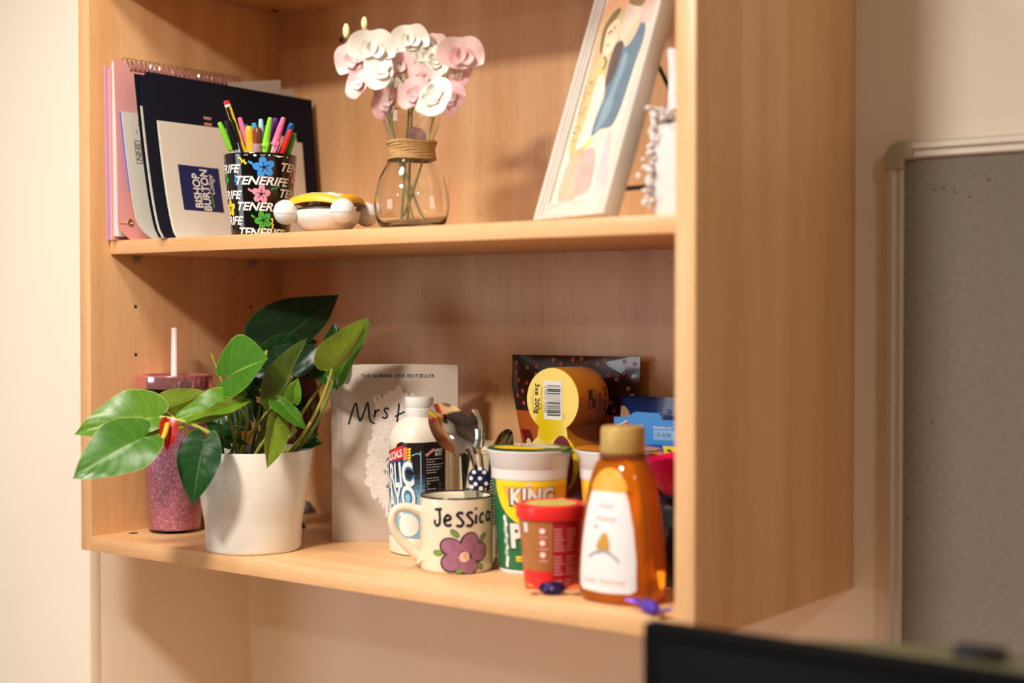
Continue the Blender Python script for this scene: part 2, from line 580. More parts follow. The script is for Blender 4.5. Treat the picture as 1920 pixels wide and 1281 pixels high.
def leafmat(name, dark, light, rough, vein):
    m = bpy.data.materials.new(name)
    m.use_nodes = True
    nt = m.node_tree
    p = nt.nodes['Principled BSDF']
    N = nt.nodes.new
    uv = N('ShaderNodeUVMap')
    sep = N('ShaderNodeSeparateXYZ')
    nt.links.new(uv.outputs[0], sep.inputs[0])

    def mth(op, a, b=None):
        n = N('ShaderNodeMath')
        n.operation = op
        for i, q in enumerate((a, b)):
            if q is None: continue
            if isinstance(q, (int, float)): n.inputs[i].default_value = q
            else: nt.links.new(q, n.inputs[i])
        return n.outputs[0]
    ax = mth('ABSOLUTE', mth('SUBTRACT', sep.outputs[0], 0.5))          # 0 midrib .. 0.5 rim
    mid = mth('MULTIPLY', mth('LESS_THAN', ax, 0.016), 0.75)
    s = mth('SINE', mth('MULTIPLY', mth('SUBTRACT', sep.outputs[1], mth('MULTIPLY', ax, 0.55)), 44))
    side = mth('GREATER_THAN', s, 0.955)
    rim = mth('GREATER_THAN', ax, 0.487)
    v = mth('MAXIMUM', mid, mth('MAXIMUM', mth('MULTIPLY', side, 0.16), mth('MULTIPLY', rim, 0.85)))
    tc = N('ShaderNodeTexCoord')
    nz = N('ShaderNodeTexNoise')
    nz.inputs['Scale'].default_value = 28
    nz.inputs['Detail'].default_value = 4
    nt.links.new(tc.outputs['Object'], nz.inputs['Vector'])
    m1 = N('ShaderNodeMix')
    m1.data_type = 'RGBA'
    m1.inputs[6].default_value = lin(dark)
    m1.inputs[7].default_value = lin(light)
    nt.links.new(nz.outputs['Fac'], m1.inputs[0])
    m2 = N('ShaderNodeMix')
    m2.data_type = 'RGBA'
    m2.inputs[7].default_value = lin(vein)
    nt.links.new(v, m2.inputs[0])
    nt.links.new(m1.outputs[2], m2.inputs[6])
    nt.links.new(m2.outputs[2], p.inputs['Base Color'])
    p.inputs['Roughness'].default_value = rough
    p.inputs['Specular IOR Level'].default_value = 0.3
    tr = N('ShaderNodeBsdfTranslucent')
    nt.links.new(m2.outputs[2], tr.inputs[0])
    ms = N('ShaderNodeMixShader')
    ms.inputs[0].default_value = 0.16
    nt.links.new(p.outputs[0], ms.inputs[1])
    nt.links.new(tr.outputs[0], ms.inputs[2])
    nt.links.new(ms.outputs[0], nt.nodes['Material Output'].inputs[0])
    bp = N('ShaderNodeBump')
    bp.inputs['Strength'].default_value = 0.35
    bp.inputs['Distance'].default_value = 0.002
    nt.links.new(mth('ADD', mth('MULTIPLY', s, 0.10), nz.outputs['Fac']), bp.inputs['Height'])
    nt.links.new(bp.outputs['Normal'], p.inputs['Normal'])
    return m


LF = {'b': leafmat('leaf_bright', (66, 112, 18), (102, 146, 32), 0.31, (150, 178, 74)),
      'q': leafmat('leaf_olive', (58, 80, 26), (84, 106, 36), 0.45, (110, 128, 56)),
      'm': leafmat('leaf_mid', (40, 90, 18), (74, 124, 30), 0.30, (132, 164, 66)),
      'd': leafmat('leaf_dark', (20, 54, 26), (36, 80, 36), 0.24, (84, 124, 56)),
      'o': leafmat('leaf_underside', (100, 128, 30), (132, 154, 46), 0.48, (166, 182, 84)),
      'k': leafmat('leaf_deep_shade', (12, 34, 20), (24, 52, 28), 0.26, (40, 78, 40))}  # shadow on rear and inner leaves put into a deeper green
OUT = [(0.0, 0.0), (-0.09, 0.10), (-0.16, 0.24), (-0.17, 0.40), (-0.11, 0.62), (0.0, 0.82), (0.12, 0.95), (0.24, 1.0), (0.36, 0.97),
       (0.48, 0.88), (0.60, 0.74), (0.72, 0.56), (0.82, 0.38), (0.90, 0.22), (0.96, 0.08), (1.0, 0.0)]


def leaf(base, tip, nrm, wid, mat, fold=0.25, droop=0.12, asym=(1, 1), lobe=1.0, wave=0.02, twist=0.0, label=None):
    base, tip, n = Vector(base), Vector(tip), Vector(nrm)
    d = tip - base
    L = d.length
    ex = d / L
    ez = (n - ex * n.dot(ex)).normalized()
    ey = ez.cross(ex)
    half = wid * L / 2
    R_, C_ = len(OUT) - 1, 5

    def fn(u, v):
        s = u * 2 - 1
        k = v * R_
        i = min(int(k), R_ - 1)
        t = k - i
        ox = OUT[i][0] + (OUT[i + 1][0] - OUT[i][0]) * t
        oy = OUT[i][1] + (OUT[i + 1][1] - OUT[i][1]) * t
        if ox < 0: ox *= lobe
        mxr = v ** 1.15
        a = abs(s)
        x = mxr * (1 - a) + ox * a
        y = oy * a * half * (asym[1] if s > 0 else asym[0]) * (1 if s > 0 else -1)
        f = fold * abs(y) * (1 if a < 0.5 else 1.0)
        z = f * (1.15 - 0.4 * a) - droop * L * x * x + wave * L * math.sin(x * 11 + s * 2) * a * a
        tw = twist * x
        y, z = y * math.cos(tw) - z * math.sin(tw), y * math.sin(tw) + z * math.cos(tw)
        # keep the tip where it was aimed
        z += droop * L * x * 0.98
        return base + ex * (x * L) + ey * y + ez * z
    g = G().grid(fn, 2 * C_, R_ * 2, uv=True)
    o = g.build('leaf', LF[mat], plant, world=True, angle=180)
    if label: o['label'] = label
    LEAFFN[0] = (o, fn, ez)
    return o


LEAFFN = [None]
STEMY = M('yellow_green_stem', (160, 158, 58), 0.4, var=0.12, scale=30)
STEMG = M('green_stem', (104, 122, 44), 0.4, var=0.15, scale=30)


def bez(p0, p1, bend, n=10):
    p0, p1, b = Vector(p0), Vector(p1), Vector(bend)
    return [p0 * (1 - t) ** 2 + (p0 * 0.5 + p1 * 0.5 + b) * 2 * t * (1 - t) + p1 * t * t for t in [k / n for k in range(n + 1)]]


def stem(p0, p1, bend=(0, 0, 0.02), r=0.0016, mat=None):
    q = bez(p0, p1, bend)
    return G().tube(q, [r * (1.25 - 0.35 * k / 10) for k in range(11)], 8).build('stem', mat or STEMG, plant, world=True)


def soil(dx, dy): return (PX + dx, PY + dy, TS + 0.104)


# (base, tip, normal, width, material, fold, droop, asym, lobe, wave)
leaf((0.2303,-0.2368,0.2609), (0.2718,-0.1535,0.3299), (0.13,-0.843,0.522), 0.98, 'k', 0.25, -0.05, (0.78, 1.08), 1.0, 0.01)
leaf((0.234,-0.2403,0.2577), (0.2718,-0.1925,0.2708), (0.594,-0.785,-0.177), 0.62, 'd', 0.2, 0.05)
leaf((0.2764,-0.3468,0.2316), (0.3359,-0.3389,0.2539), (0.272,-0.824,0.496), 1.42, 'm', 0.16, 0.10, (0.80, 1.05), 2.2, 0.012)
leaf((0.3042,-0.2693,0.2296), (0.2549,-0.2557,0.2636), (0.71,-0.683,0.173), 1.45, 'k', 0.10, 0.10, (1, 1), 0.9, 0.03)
leaf((0.3215,-0.3134,0.1994), (0.3324,-0.2719,0.2778), (0.842,-0.532,-0.082), 0.62, 'q', 0.15, -0.06, (0.10, 1.0), 0.75, 0.01)
leaf((0.3568,-0.2544,0.2395), (0.4049,-0.2416,0.3022), (0.861,-0.378,-0.341), 0.66, 'o', -0.45, 0.40, (0.30, 1.15), 0.8, 0.012)
leaf((0.3426,-0.2277,0.2292), (0.3876,-0.2171,0.2982), (0.044,-0.992,0.118), 0.62, 'm', 0.40, 0.28, (0.7, 1.0), 0.9, 0.02)
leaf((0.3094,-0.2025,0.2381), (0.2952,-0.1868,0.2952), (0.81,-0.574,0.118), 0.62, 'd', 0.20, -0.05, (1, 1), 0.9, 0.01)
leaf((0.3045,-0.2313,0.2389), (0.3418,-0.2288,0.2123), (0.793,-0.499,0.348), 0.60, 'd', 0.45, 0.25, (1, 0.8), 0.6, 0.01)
leaf((0.3313,-0.2934,0.202), (0.3387,-0.2934,0.2301), (0.503,-0.835,0.224), 0.75, 'b', 0.9, 0.25, (1, 1), 0.8, 0.02)
leaf((0.3303,-0.3193,0.2032), (0.3699,-0.3089,0.168), (0.69,-0.315,0.652), 0.62, 'm', 0.28, 0.18, (1, 0.6), 0.7, 0.015)
leaf((0.3285,-0.3211,0.1819), (0.3469,-0.3524,0.1273), (0.986,-0.024,0.166), 0.62, 'o', 0.40, -0.10, (0.7, 1.0), 1.0, 0.01)
leaf((0.2963,-0.345,0.2044), (0.2532,-0.4158,0.1785), (0.296,-0.569,0.767), 0.56, 'b', 0.42, 0.10, (1, 1), 0.7, 0.02)
leaf((0.3041,-0.3554,0.2021), (0.2704,-0.4091,0.1758), (0.681,-0.727,-0.085), 0.30, 'o', 0.15, 0.05, (1, 0.8), 0.6, 0.01)
leaf((0.2438,-0.4227,0.1865), (0.1785,-0.4914,0.1674), (0.604,-0.593,0.533), 0.70, 'b', 0.30, 0.16, (1.10, 0.62), 0.75, 0.015, label='bright leaf with brown specks near its tip')
lo, lfn, lez = LEAFFN[0]
for u, v, a_, b_ in ((0.36, 0.80, 0.012, 0.006), (0.40, 0.72, 0.02, 0.004), (0.43, 0.68, 0.018, 0.004), (0.40, 0.62, 0.012, 0.006), (0.56, 0.70, 0.018, 0.006), (0.30, 0.70, 0.010, 0.006), (0.60, 0.80, 0.016, 0.004)):
    decal('brown_speck', circ(u, v, 1, 10, b_ * 2.2, a_ * 0.7), lambda x, y, l: lfn(x, y) + lez * (l + 0.0004) - plant.location, M('brown_leaf_speck', (84, 52, 24), 0.6, var=0.1), lo)
leaf((0.2668,-0.4622,0.1675), (0.2364,-0.5364,0.1246), (0.467,-0.786,0.404), 0.80, 'm', 0.18, 0.14, (1, 1), 1.0, 0.015)
leaf((0.2892,-0.3953,0.1598), (0.2871,-0.4112,0.0874), (0.556,-0.819,0.14), 0.70, 'd', 0.18, 0.12, (1.05, 0.95), 1.05, 0.01)
leaf((0.2194,-0.4034,0.1919), (0.2547,-0.3574,0.213), (0.665,-0.706,-0.242), 0.62, 'o', -0.30, 0.12, (0.9, 1.0), 0.7, 0.01)
leaf((0.2244,-0.4122,0.1938), (0.1991,-0.4119,0.2148), (0.801,-0.469,0.372), 0.85, 'd', 0.25, 0.12, (1, 1), 0.8, 0.01)
leaf((0.2365,-0.416,0.1746), (0.2219,-0.4275,0.1573), (0.57,-0.753,0.328), 0.9, 'o', 0.2, 0.12, (1, 1), 0.8, 0.01)
leaf((0.3073,-0.2565,0.1473), (0.3351,-0.248,0.1475), (0.515,-0.508,0.691), 0.75, 'd', 0.25, 0.12, (1, 1), 0.8, 0.03)
leaf((0.2976,-0.2386,0.1521), (0.3025,-0.2222,0.1579), (0.592,-0.615,0.521), 0.7, 'd', 0.25, 0.12, (1, 1), 0.8, 0.03)
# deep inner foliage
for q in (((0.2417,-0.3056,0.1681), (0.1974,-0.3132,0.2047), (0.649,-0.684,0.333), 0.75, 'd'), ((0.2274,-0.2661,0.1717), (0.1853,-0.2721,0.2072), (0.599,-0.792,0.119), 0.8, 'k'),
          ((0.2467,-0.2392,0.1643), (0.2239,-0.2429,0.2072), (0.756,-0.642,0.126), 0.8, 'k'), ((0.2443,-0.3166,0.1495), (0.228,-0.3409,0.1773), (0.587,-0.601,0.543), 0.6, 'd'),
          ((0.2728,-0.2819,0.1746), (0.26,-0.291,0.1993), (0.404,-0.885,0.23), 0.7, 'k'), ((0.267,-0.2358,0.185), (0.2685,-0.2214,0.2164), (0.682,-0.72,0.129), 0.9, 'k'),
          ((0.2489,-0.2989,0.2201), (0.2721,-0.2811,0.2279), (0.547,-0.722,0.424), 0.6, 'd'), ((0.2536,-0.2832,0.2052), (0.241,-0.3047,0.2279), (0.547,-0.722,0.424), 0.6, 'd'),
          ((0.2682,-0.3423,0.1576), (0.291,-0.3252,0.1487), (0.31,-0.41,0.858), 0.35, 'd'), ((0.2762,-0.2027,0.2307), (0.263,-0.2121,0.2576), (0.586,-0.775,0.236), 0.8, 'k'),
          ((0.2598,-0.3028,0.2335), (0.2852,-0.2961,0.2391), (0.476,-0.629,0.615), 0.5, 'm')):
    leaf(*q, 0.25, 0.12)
# petioles
V3 = Vector
for p0, p1, bd, r, m in (
        (soil(0.020, 0.00), (0.2291,-0.2375,0.2656), (-0.0099,-0.0068,0.03), 0.0022, STEMY),
        (soil(-0.012, -0.01), (0.2764,-0.3468,0.2316), (0.0046,0.0039,0.02), 0.0019, STEMG),
        (soil(0.0, 0.01), (0.3042,-0.2693,0.2296), (-0.0001,0.0002,0.01), 0.0019, STEMY),
        (soil(0.012, -0.02), (0.3215,-0.3134,0.1994), (-0.0001,0.0002,0.01), 0.0018, STEMG),
        (soil(0.030, 0.01), (0.3568,-0.2544,0.2395), (0.0113,0.0082,-0.016), 0.0021, STEMY),
        (soil(0.034, 0.014), (0.3449,-0.2384,0.2335), (0.0145,0.0106,-0.016), 0.0021, STEMG),
        (soil(0.012, 0.02), (0.3094,-0.2025,0.2381), (-0.0001,0.0002,0.01), 0.0018, STEMY),
        (soil(0.014, 0.0), (0.3313,-0.2934,0.202), (-0.0001,0.0002,0.01), 0.0018, STEMG),
        (soil(0.0, -0.03), (0.3303,-0.3193,0.2032), (-0.0033,-0.0023,0.01), 0.0017, STEMY),
        (soil(0.024, -0.03), (0.3341,-0.3171,0.1743), (0.003,0.0027,0.02), 0.0018, STEMY),
        (soil(-0.006, -0.02), (0.2963,-0.345,0.2044), (0.0141,0.0112,0.025), 0.0019, STEMY),
        (soil(-0.026, -0.03), (0.2438,-0.4227,0.1865), (0.0056,-0.014,0.0223), 0.0022, STEMY),
        ((0.2897,-0.3884,0.168), (0.2438,-0.4227,0.1865), (0.0031,0.0025,0.006), 0.0021, STEMY),
        ((0.2626,-0.4025,0.175), (0.2428,-0.4428,0.1649), (0,-0.0001,-0.004), 0.0018, STEMY),
        (soil(-0.022, -0.04), (0.2892,-0.3953,0.1598), (0.0027,-0.0102,0.0142), 0.0018, STEMG),
        ((0.2512,-0.4047,0.1808), (0.2194,-0.4034,0.1919), (-0.0001,0.0001,0.008), 0.0014, STEMY),
        (soil(0.03, -0.02), (0.3094,-0.2549,0.1486), (-0,0.0001,0.004), 0.0015, STEMY),
        (soil(-0.016, 0.0), (0.2399,-0.331,0.2114), (-0.0001,0.0002,0.012), 0.0016, STEMG),
        (soil(-0.024, 0.01), (0.2179,-0.3215,0.2578), (0.0098,0.0069,-0.02), 0.0015, STEMY),
        (soil(-0.010, -0.035), (0.2927,-0.3417,0.1903), (0.0048,0.0036,0), 0.0018, STEMG),
        (soil(0.006, -0.035), (0.2829,-0.3554,0.1906), (0.0081,0.0059,-0.008), 0.0019, STEMG),
        (soil(0.008, 0.0), (0.2797,-0.2884,0.2077), (0,0,0), 0.0016, STEMG),
        (soil(0.016, 0.012), (0.2832,-0.2606,0.2098), (0,0,0), 0.0017, STEMG),
        (soil(0.022, -0.01), (0.312,-0.2771,0.1857), (0,0,0), 0.0022, STEMG),
        (soil(0.028, -0.02), (0.3235,-0.2814,0.1672), (0.0032,0.0024,0), 0.0026, STEMG),
        (soil(-0.002, 0.02), (0.2398,-0.281,0.2093), (0,0,0), 0.0017, STEMG),
        (soil(0.004, -0.01), (0.2885,-0.3072,0.196), (0,0,0), 0.0017, STEMG),
        (soil(0.018, -0.015), (0.3085,-0.2985,0.1867), (0,0,0), 0.0017, STEMG),
        (soil(-0.030, -0.02), (0.2679,-0.3545,0.1786), (0,0,0), 0.0016, STEMG)):
    stem(p0, p1, bd, r, m)
RED = M('red_spathe', (168, 22, 20), 0.28, var=0.25, scale=90)
for a, b_, n_, w_, f_ in (((0.264,-0.4263,0.1833), (0.2685,-0.4325,0.1491), (0.846,-0.52,0.121), 0.62, 0.5), ((0.2599,-0.4244,0.1824), (0.2546,-0.4279,0.1529), (0.225,-0.967,0.118), 0.42, 0.4)):
    o = leaf(a, b_, n_, w_, 'm', f_, 0.1, (1, 1), 0.7, 0.01)
    o.name = 'red_spathe'
    o.data.materials.clear()
    o.data.materials.append(RED)
G().tube(bez((0.2678,-0.431,0.1813), (0.2706,-0.4419,0.1614), (0.0016,0.0012,0)), [0.002, 0.0026, 0.0028, 0.0028, 0.0028, 0.0028, 0.0027, 0.0026, 0.0024, 0.002, 0.0008], 10).build(
    'yellow_spadix', M('yellow_spadix', (236, 190, 40), 0.5, var=0.1, scale=400, bump=0.4), plant, world=True)

# ------------------------------------------------------------------ pink glitter tumbler
tum = thing('glitter_tumbler', 'pink glitter tumbler with chrome pink lid and straw behind plant', 'tumbler', (0.0675, -0.2525, TS))


def glitter():
    m = M('pink_glitter', (206, 128, 156), 0.32, 0.45, var=0.05)
    nt = m.node_tree
    p = nt.nodes['Principled BSDF']
    tc = nt.nodes.new('ShaderNodeTexCoord')
    vo = nt.nodes.new('ShaderNodeTexVoronoi')
    vo.inputs['Scale'].default_value = 620
    nt.links.new(tc.outputs['Object'], vo.inputs['Vector'])
    sp = nt.nodes.new('ShaderNodeSeparateColor')
    nt.links.new(vo.outputs['Color'], sp.inputs[0])
    rp = nt.nodes.new('ShaderNodeValToRGB')
    e = rp.color_ramp.elements
    e[0].position, e[0].color = 0.0, lin((168, 92, 124))
    e[1].position, e[1].color = 1.0, lin((255, 236, 244))
    k = rp.color_ramp.elements.new(0.45)
    k.color = lin((216, 146, 174))
    k = rp.color_ramp.elements.new(0.9)
    k.color = lin((234, 172, 196))
    nt.links.new(sp.outputs[0], rp.inputs[0])
    nt.links.new(rp.outputs[0], p.inputs['Base Color'])
    bp = nt.nodes.new('ShaderNodeBump')
    bp.inputs['Strength'].default_value = 0.55
    bp.inputs['Distance'].default_value = 0.0006
    nt.links.new(sp.outputs[1], bp.inputs['Height'])
    nt.links.new(bp.outputs[0], p.inputs['Normal'])
    return m


CLEAR = M('clear_plastic', (250, 246, 246), 0.03, var=0.0, trans=1, ior=1.2)
G().lathe([(0, 0.004), (0.031, 0.004), (0.0325, 0.006), (0.0448, 0.180), (0.0440, 0.183), (0, 0.183)], 64).build('glitter_liner', glitter(), tum, angle=40)
G().lathe([(0, 0.0), (0.0325, 0.0), (0.0340, 0.002), (0.0470, 0.188), (0.0458, 0.188), (0.0332, 0.0035), (0, 0.0035)], 64).build('clear_shell', CLEAR, tum, angle=40)
LIDM = M('pink_chrome', (244, 172, 182), 0.12, 0.85, var=0.02)
G().lathe([(0.0455, 0.189), (0.0490, 0.189), (0.0495, 0.1905), (0.0495, 0.2045), (0.0485, 0.206), (0.0440, 0.2062), (0.0425, 0.2045), (0.006, 0.2045), (0.0, 0.2045)], 64).build('lid', LIDM, tum, angle=30)
G().tube([(0.004, -0.004, 0.15), (-0.004, 0.003, 0.206), (-0.0135, 0.012, 0.267)], 0.0042, 16).build('straw', M('pale_pink_straw', (246, 220, 220), 0.3, var=0.01), tum)

# ------------------------------------------------------------------ dark round jar behind the plant
jar = thing('maroon_goblet', 'dark glossy maroon goblet half hidden behind the anthurium leaves', 'goblet', (0.1700, -0.1430, TS))
MAR = M('maroon_glaze', (66, 24, 26), 0.12, var=0.2, scale=30, coat=0.5)
G().lathe([(0, 0), (0.020, 0), (0.0215, 0.002), (0.016, 0.008), (0.008, 0.020), (0.007, 0.070), (0.018, 0.092), (0.034, 0.115), (0.041, 0.145), (0.041, 0.172), (0.036, 0.200), (0.030, 0.214), (0.031, 0.219), (0.0295, 0.219),
           (0.028, 0.212), (0.035, 0.19), (0.038, 0.16), (0.03, 0.12), (0, 0.10)], 48).build('goblet_bowl', MAR, jar, angle=40)
tag(G().ball((0.0893, -0.0330, TS + 0.0095), 0.0095, 20, 12).build('rubber_ball', M('grey_rubber', (104, 96, 92), 0.6, var=0.05)),
    'small grey rubber ball at the back of the lower shelf behind the pot', 'ball')

# ------------------------------------------------------------------ hardback book
BKM = M('taupe_cover', (198, 184, 171), 0.42, var=0.012, scale=12)
book = thing('hardback_book', 'taupe hardback book standing face out with handwritten script title', 'book', (0.2967, -0.194, TS), math.atan2(0.604, 0.797))
BWD, BHT, BTH = 0.1592, 0.2224, 0.022
G().box(0.0, BWD, 0.0, 0.0026, 0, BHT).build('front_board', BKM, book, bevel=0.0006)
G().box(0.0, BWD, BTH - 0.0026, BTH, 0, BHT).build('back_board', BKM, book, bevel=0.0006)
g = G().grid(lambda u, v: (0.0012 - 0.0032 * math.sin(u * PI), 0.001 + (BTH - 0.002) * u, v * BHT), 10, 1)
g.build('spine', BKM, book)
G().box(0.002, BWD - 0.004, 0.0028, BTH - 0.0028, 0.003, BHT - 0.003).build('page_block', M('page_edges', (232, 224, 206), 0.8, var=0.06, scale=500), book, smooth=False)
bp_ = plane((0, 0, 0), (1, 0, 0), (0, 0, 1))
INKG = M('dark_green_ink', (20, 40, 32), 0.4, var=0.05)
decal('hinge_line', rect(0.0118, 0, 0.0128, BHT), bp_, M('hinge_shade', (186, 171, 158), 0.6, var=0.01), book)
decal('lettering', xf(text('THE NUMBER ONE BESTSELLER', 0.0042, space=1.22, sx=0.93, bold=0.012), 0.0835, 0.2085), bp_, INKG, book, lift=0.0004)
# torn white feather patch
fp = []
for k in range(120):
    a = 2 * PI * k / 120
    rx, ry = 0.041, 0.082
    j = 1 + 0.05 * math.sin(a * 9) + RND.uniform(-0.07, 0.10)
    y = math.sin(a) * ry * j
    fp.append((0.0875 + math.copysign(abs(math.cos(a)) ** 0.8, math.cos(a)) * rx * j + 0.004 * math.sin(y * 60), 0.108 + y))
decal('torn_patch', poly(fp), bp_, M('white_feather', (240, 231, 225), 0.8, var=0.06, scale=110, bump=1.0, bscale=160), book, lift=0.0003)
w = 0.0021
ttl = stroke([(0.0215, 0.1475), (0.0240, 0.1560), (0.0285, 0.1700), (0.0312, 0.1735), (0.0325, 0.1660), (0.0345, 0.1545), (0.0365, 0.1525), (0.0405, 0.1610),
              (0.0455, 0.1745), (0.0468, 0.1660), (0.0485, 0.1530), (0.0530, 0.1490), (0.0545, 0.1492)], w)
ttl += stroke([(0.0548, 0.1665), (0.0545, 0.1600), (0.0540, 0.1565), (0.0555, 0.1620), (0.0585, 0.1655), (0.0605, 0.1650)], w)
ttl += stroke([(0.0722, 0.1660), (0.0690, 0.1680), (0.0665, 0.1655), (0.0690, 0.1615), (0.0700, 0.1575), (0.0670, 0.1550), (0.0640, 0.1570)], w)
ttl += stroke([(0.0850, 0.1740), (0.0842, 0.1640), (0.0825, 0.1505)], w) + stroke([(0.0800, 0.1570), (0.0850, 0.1600), (0.0960, 0.1650)], w)
ttl += stroke([(0.0965, 0.1770), (0.0950, 0.1650), (0.0935, 0.1510)], w)
decal('script_title', ttl, bp_, INKG, book, lift=0.0006)
for i, s in enumerate(('Al', 'C', 'Tip', 'Y', 'an', 'Y')):
    decal('lettering', xf(text(s, 0.0050, align='R', bold=0.01), 0.0745, 0.1035 - i * 0.0083), bp_, M('grey_green_ink', (86, 92, 82), 0.5), book, lift=0.0006)
decal('lettering', xf(text('YOUR', 0.0062, space=1.3), 0.0790, 0.128), bp_, M('pale_ink', (204, 192, 186), 0.6), book, lift=0.0006)

# ------------------------------------------------------------------ garlic mayo bottle
mayo = thing('mayo_bottle', 'white squeezy bottle of garlic mayo with a black and blue label', 'bottle', (0.4372, -0.1887, TS))
AC = math.atan2(-1.346, 1.159)      # direction of the viewer seen from this shelf spot
bprof = [(0, 0), (0.030, 0), (0.0330, 0.0015), (0.0337, 0.005), (0.0337, 0.0200), (0.0333, 0.021), (0.0333, 0.127), (0.0337, 0.128), (0.0336, 0.135),
         (0.0328, 0.141), (0.0300, 0.1485), (0.0250, 0.1555), (0.0190, 0.1605), (0.0155, 0.1640), (0.0150, 0.169), (0, 0.169)]
NE = 2.7
RO = AC + math.radians(28)
MAYW = M('mayo_white', (228, 221, 202), 0.25, var=0.01, sss=0.1)
G().lathe(bprof, 72, n=NE, rot=RO).build('body', MAYW, mayo, angle=50)
G().lathe([(0, 0.163), (0.0168, 0.163), (0.0172, 0.164), (0.0172, 0.1725), (0.0166, 0.1735), (0.0172, 0.1745), (0.0176, 0.1840), (0.0172, 0.1865), (0.0150, 0.1872), (0, 0.1872)], 48).build('flip_cap', WHITE, mayo, angle=30)


def mmap(u, v, lift):
    a = AC + u / 0.0337
    al = a - RO
    q = (abs(math.cos(al)) ** NE + abs(math.sin(al)) ** NE) ** (-1 / NE)
    r = 0.0334 * q + lift + 0.0003
    if v > 0.1330: r -= (v - 0.1330) * 0.10
    return (r * math.cos(a), r * math.sin(a), v)


MB = M('label_black', (34, 24, 26), 0.3, var=0.08)
MBL = M('label_blue', (134, 184, 214), 0.3, var=0.05, scale=60)
MRED = M('label_red', (206, 34, 40), 0.3, var=0.04)
MDB = M('label_deep_blue', (44, 104, 148), 0.3, var=0.05)
lab = [(-0.0600, 0.022), (0.0345, 0.022), (0.0345, 0.1315), (0.0330, 0.1345), (0.0285, 0.1350), (0.0130, 0.1300), (-0.0020, 0.1235), (-0.0032, 0.1260), (-0.0065, 0.1275),
       (-0.0095, 0.1265), (-0.0115, 0.1300), (-0.0155, 0.1340), (-0.0210, 0.1350), (-0.0280, 0.1325), (-0.0320, 0.1270), (-0.0600, 0.120)]
decal('label', poly(lab), mmap, MB, mayo, cut=(0.002, 0.05))
# the printed label fades from blue to black
for i in range(5):
    decal('label_band', rect(-0.0600, 0.022 + (0.045 + i * 0.006 if i else 0), 0.0068, 0.022 + 0.051 + i * 0.006), mmap,
          M('label_fade_%d' % i, [(134, 184, 214), (112, 156, 184), (88, 122, 146), (64, 86, 104), (46, 50, 60)][i], 0.3, var=0.03), mayo, cut=(0.002, 0.05), lift=0.0003 + i * 0.00003)
for nm, bo, mt, lf in (('blue_outline', 0.10, MDB, 0.0006), ('lettering', 0.03, INKW, 0.0009)):
    decal(nm, xf(text('GARLIC', 0.0275, sx=0.50, shear=0.05, bold=bo, align='R'), -0.0062 + (0.001 if bo > 0.05 else 0), 0.0985, 0.14), mmap, mt, mayo, cut=(0.002, 0.05), lift=lf)
    decal(nm, xf(text('MAYO', 0.0265, sx=0.55, shear=0.05, bold=bo, align='R'), -0.0040 + (0.001 if bo > 0.05 else 0), 0.0715, 0.16), mmap, mt, mayo, cut=(0.002, 0.05), lift=lf)
decal('red_flag', poly([(-0.050, 0.1060), (-0.0185, 0.1155), (-0.0185, 0.1310), (-0.050, 0.1215)]), mmap, MRED, mayo, cut=(0.002, 0.05), lift=0.0005)
decal('lettering', xf(text('CRUCIALS', 0.0085, sx=0.66, shear=0.12, bold=0.03, align='R'), -0.0198, 0.1225, 0.28), mmap, INKW, mayo, cut=(0.002, 0.05), lift=0.0008)
decal('orange_block', rect(-0.0180, 0.1120, -0.0130, 0.1285), mmap, M('label_orange', (240, 120, 60), 0.3), mayo, cut=(0.002, 0.05), lift=0.0005)
for i in range(5):
    decal('yellow_dash', stroke([(-0.0125, 0.1130 + i * 0.0034), (-0.0108, 0.1127 + i * 0.0034), (-0.0095, 0.1145 + i * 0.0034)], 0.0021), mmap, M('label_yellow', (246, 214, 40), 0.3), mayo, lift=0.0006)
decal('blue_line', stroke([(-0.0080, 0.1190), (-0.0030, 0.1215), (0.0008, 0.1205), (0.0018, 0.1165), (0.0020, 0.0300)], 0.0014, n=8), mmap, MBL, mayo, lift=0.0008)
for px, py, rx, ry, ro in ((-0.0120, 0.0370, 0.0120, 0.0135, 0.3), (-0.0210, 0.0500, 0.0035, 0.0030, 0), (0.0010, 0.0530, 0.0030, 0.0026, 0)):
    decal('white_splash', circ(px, py, 1, 26, rx, ry, ro), mmap, M('splash_white', (236, 226, 214), 0.35), mayo, cut=(0.002, 0.05), lift=0.0007)
decal('back_text_panel', rect(0.0070, 0.022, 0.0335, 0.1255), mmap, INKK, mayo, cut=(0.002, 0.05), lift=0.0006)
decal('red_flag', poly([(0.0085, 0.1170), (0.0170, 0.1235), (0.0170, 0.1280), (0.0085, 0.1212)]), mmap, MRED, mayo, cut=(0.002, 0.05), lift=0.0008)
decal('lettering', xf(text('CRUCIALS', 0.0028, sx=0.72, bold=0.02), 0.0128, 0.1226, 0.60), mmap, INKW, mayo, lift=0.0011)
decal('lettering', xf(text('GARLIC', 0.0036, sx=0.62, bold=0.03), 0.0238, 0.1250, 0.05), mmap, INKW, mayo, lift=0.0011)
decal('lettering', xf(text('MAYO', 0.0036, sx=0.62, bold=0.03), 0.0238, 0.1203, 0.05), mmap, INKW, mayo, lift=0.0011)
rows = ['Garlic flavoured mayonnaise', 'Allergen advice', 'Ingredients: Rapeseed oil, water', 'glucose syrup, garlic puree', 'salt, spirit vinegar, acid', 'potassium sorbate', None,
        'Nutritional Information', 'Typical values Per 100g', 'Energy', 'Fat', 'of which saturates', 'Carbohydrate', 'of which sugars', 'Fibre', 'Protein', 'Salt', None, 'Storage: store in a cool dry place', 'best before see cap']
g2 = []
for i, s in enumerate(rows):
    if s: g2 += xf(text(s, 0.0016, sx=0.76, align='L', bold=0.02), 0.0082, 0.1145 - i * 0.0032, 0.04)
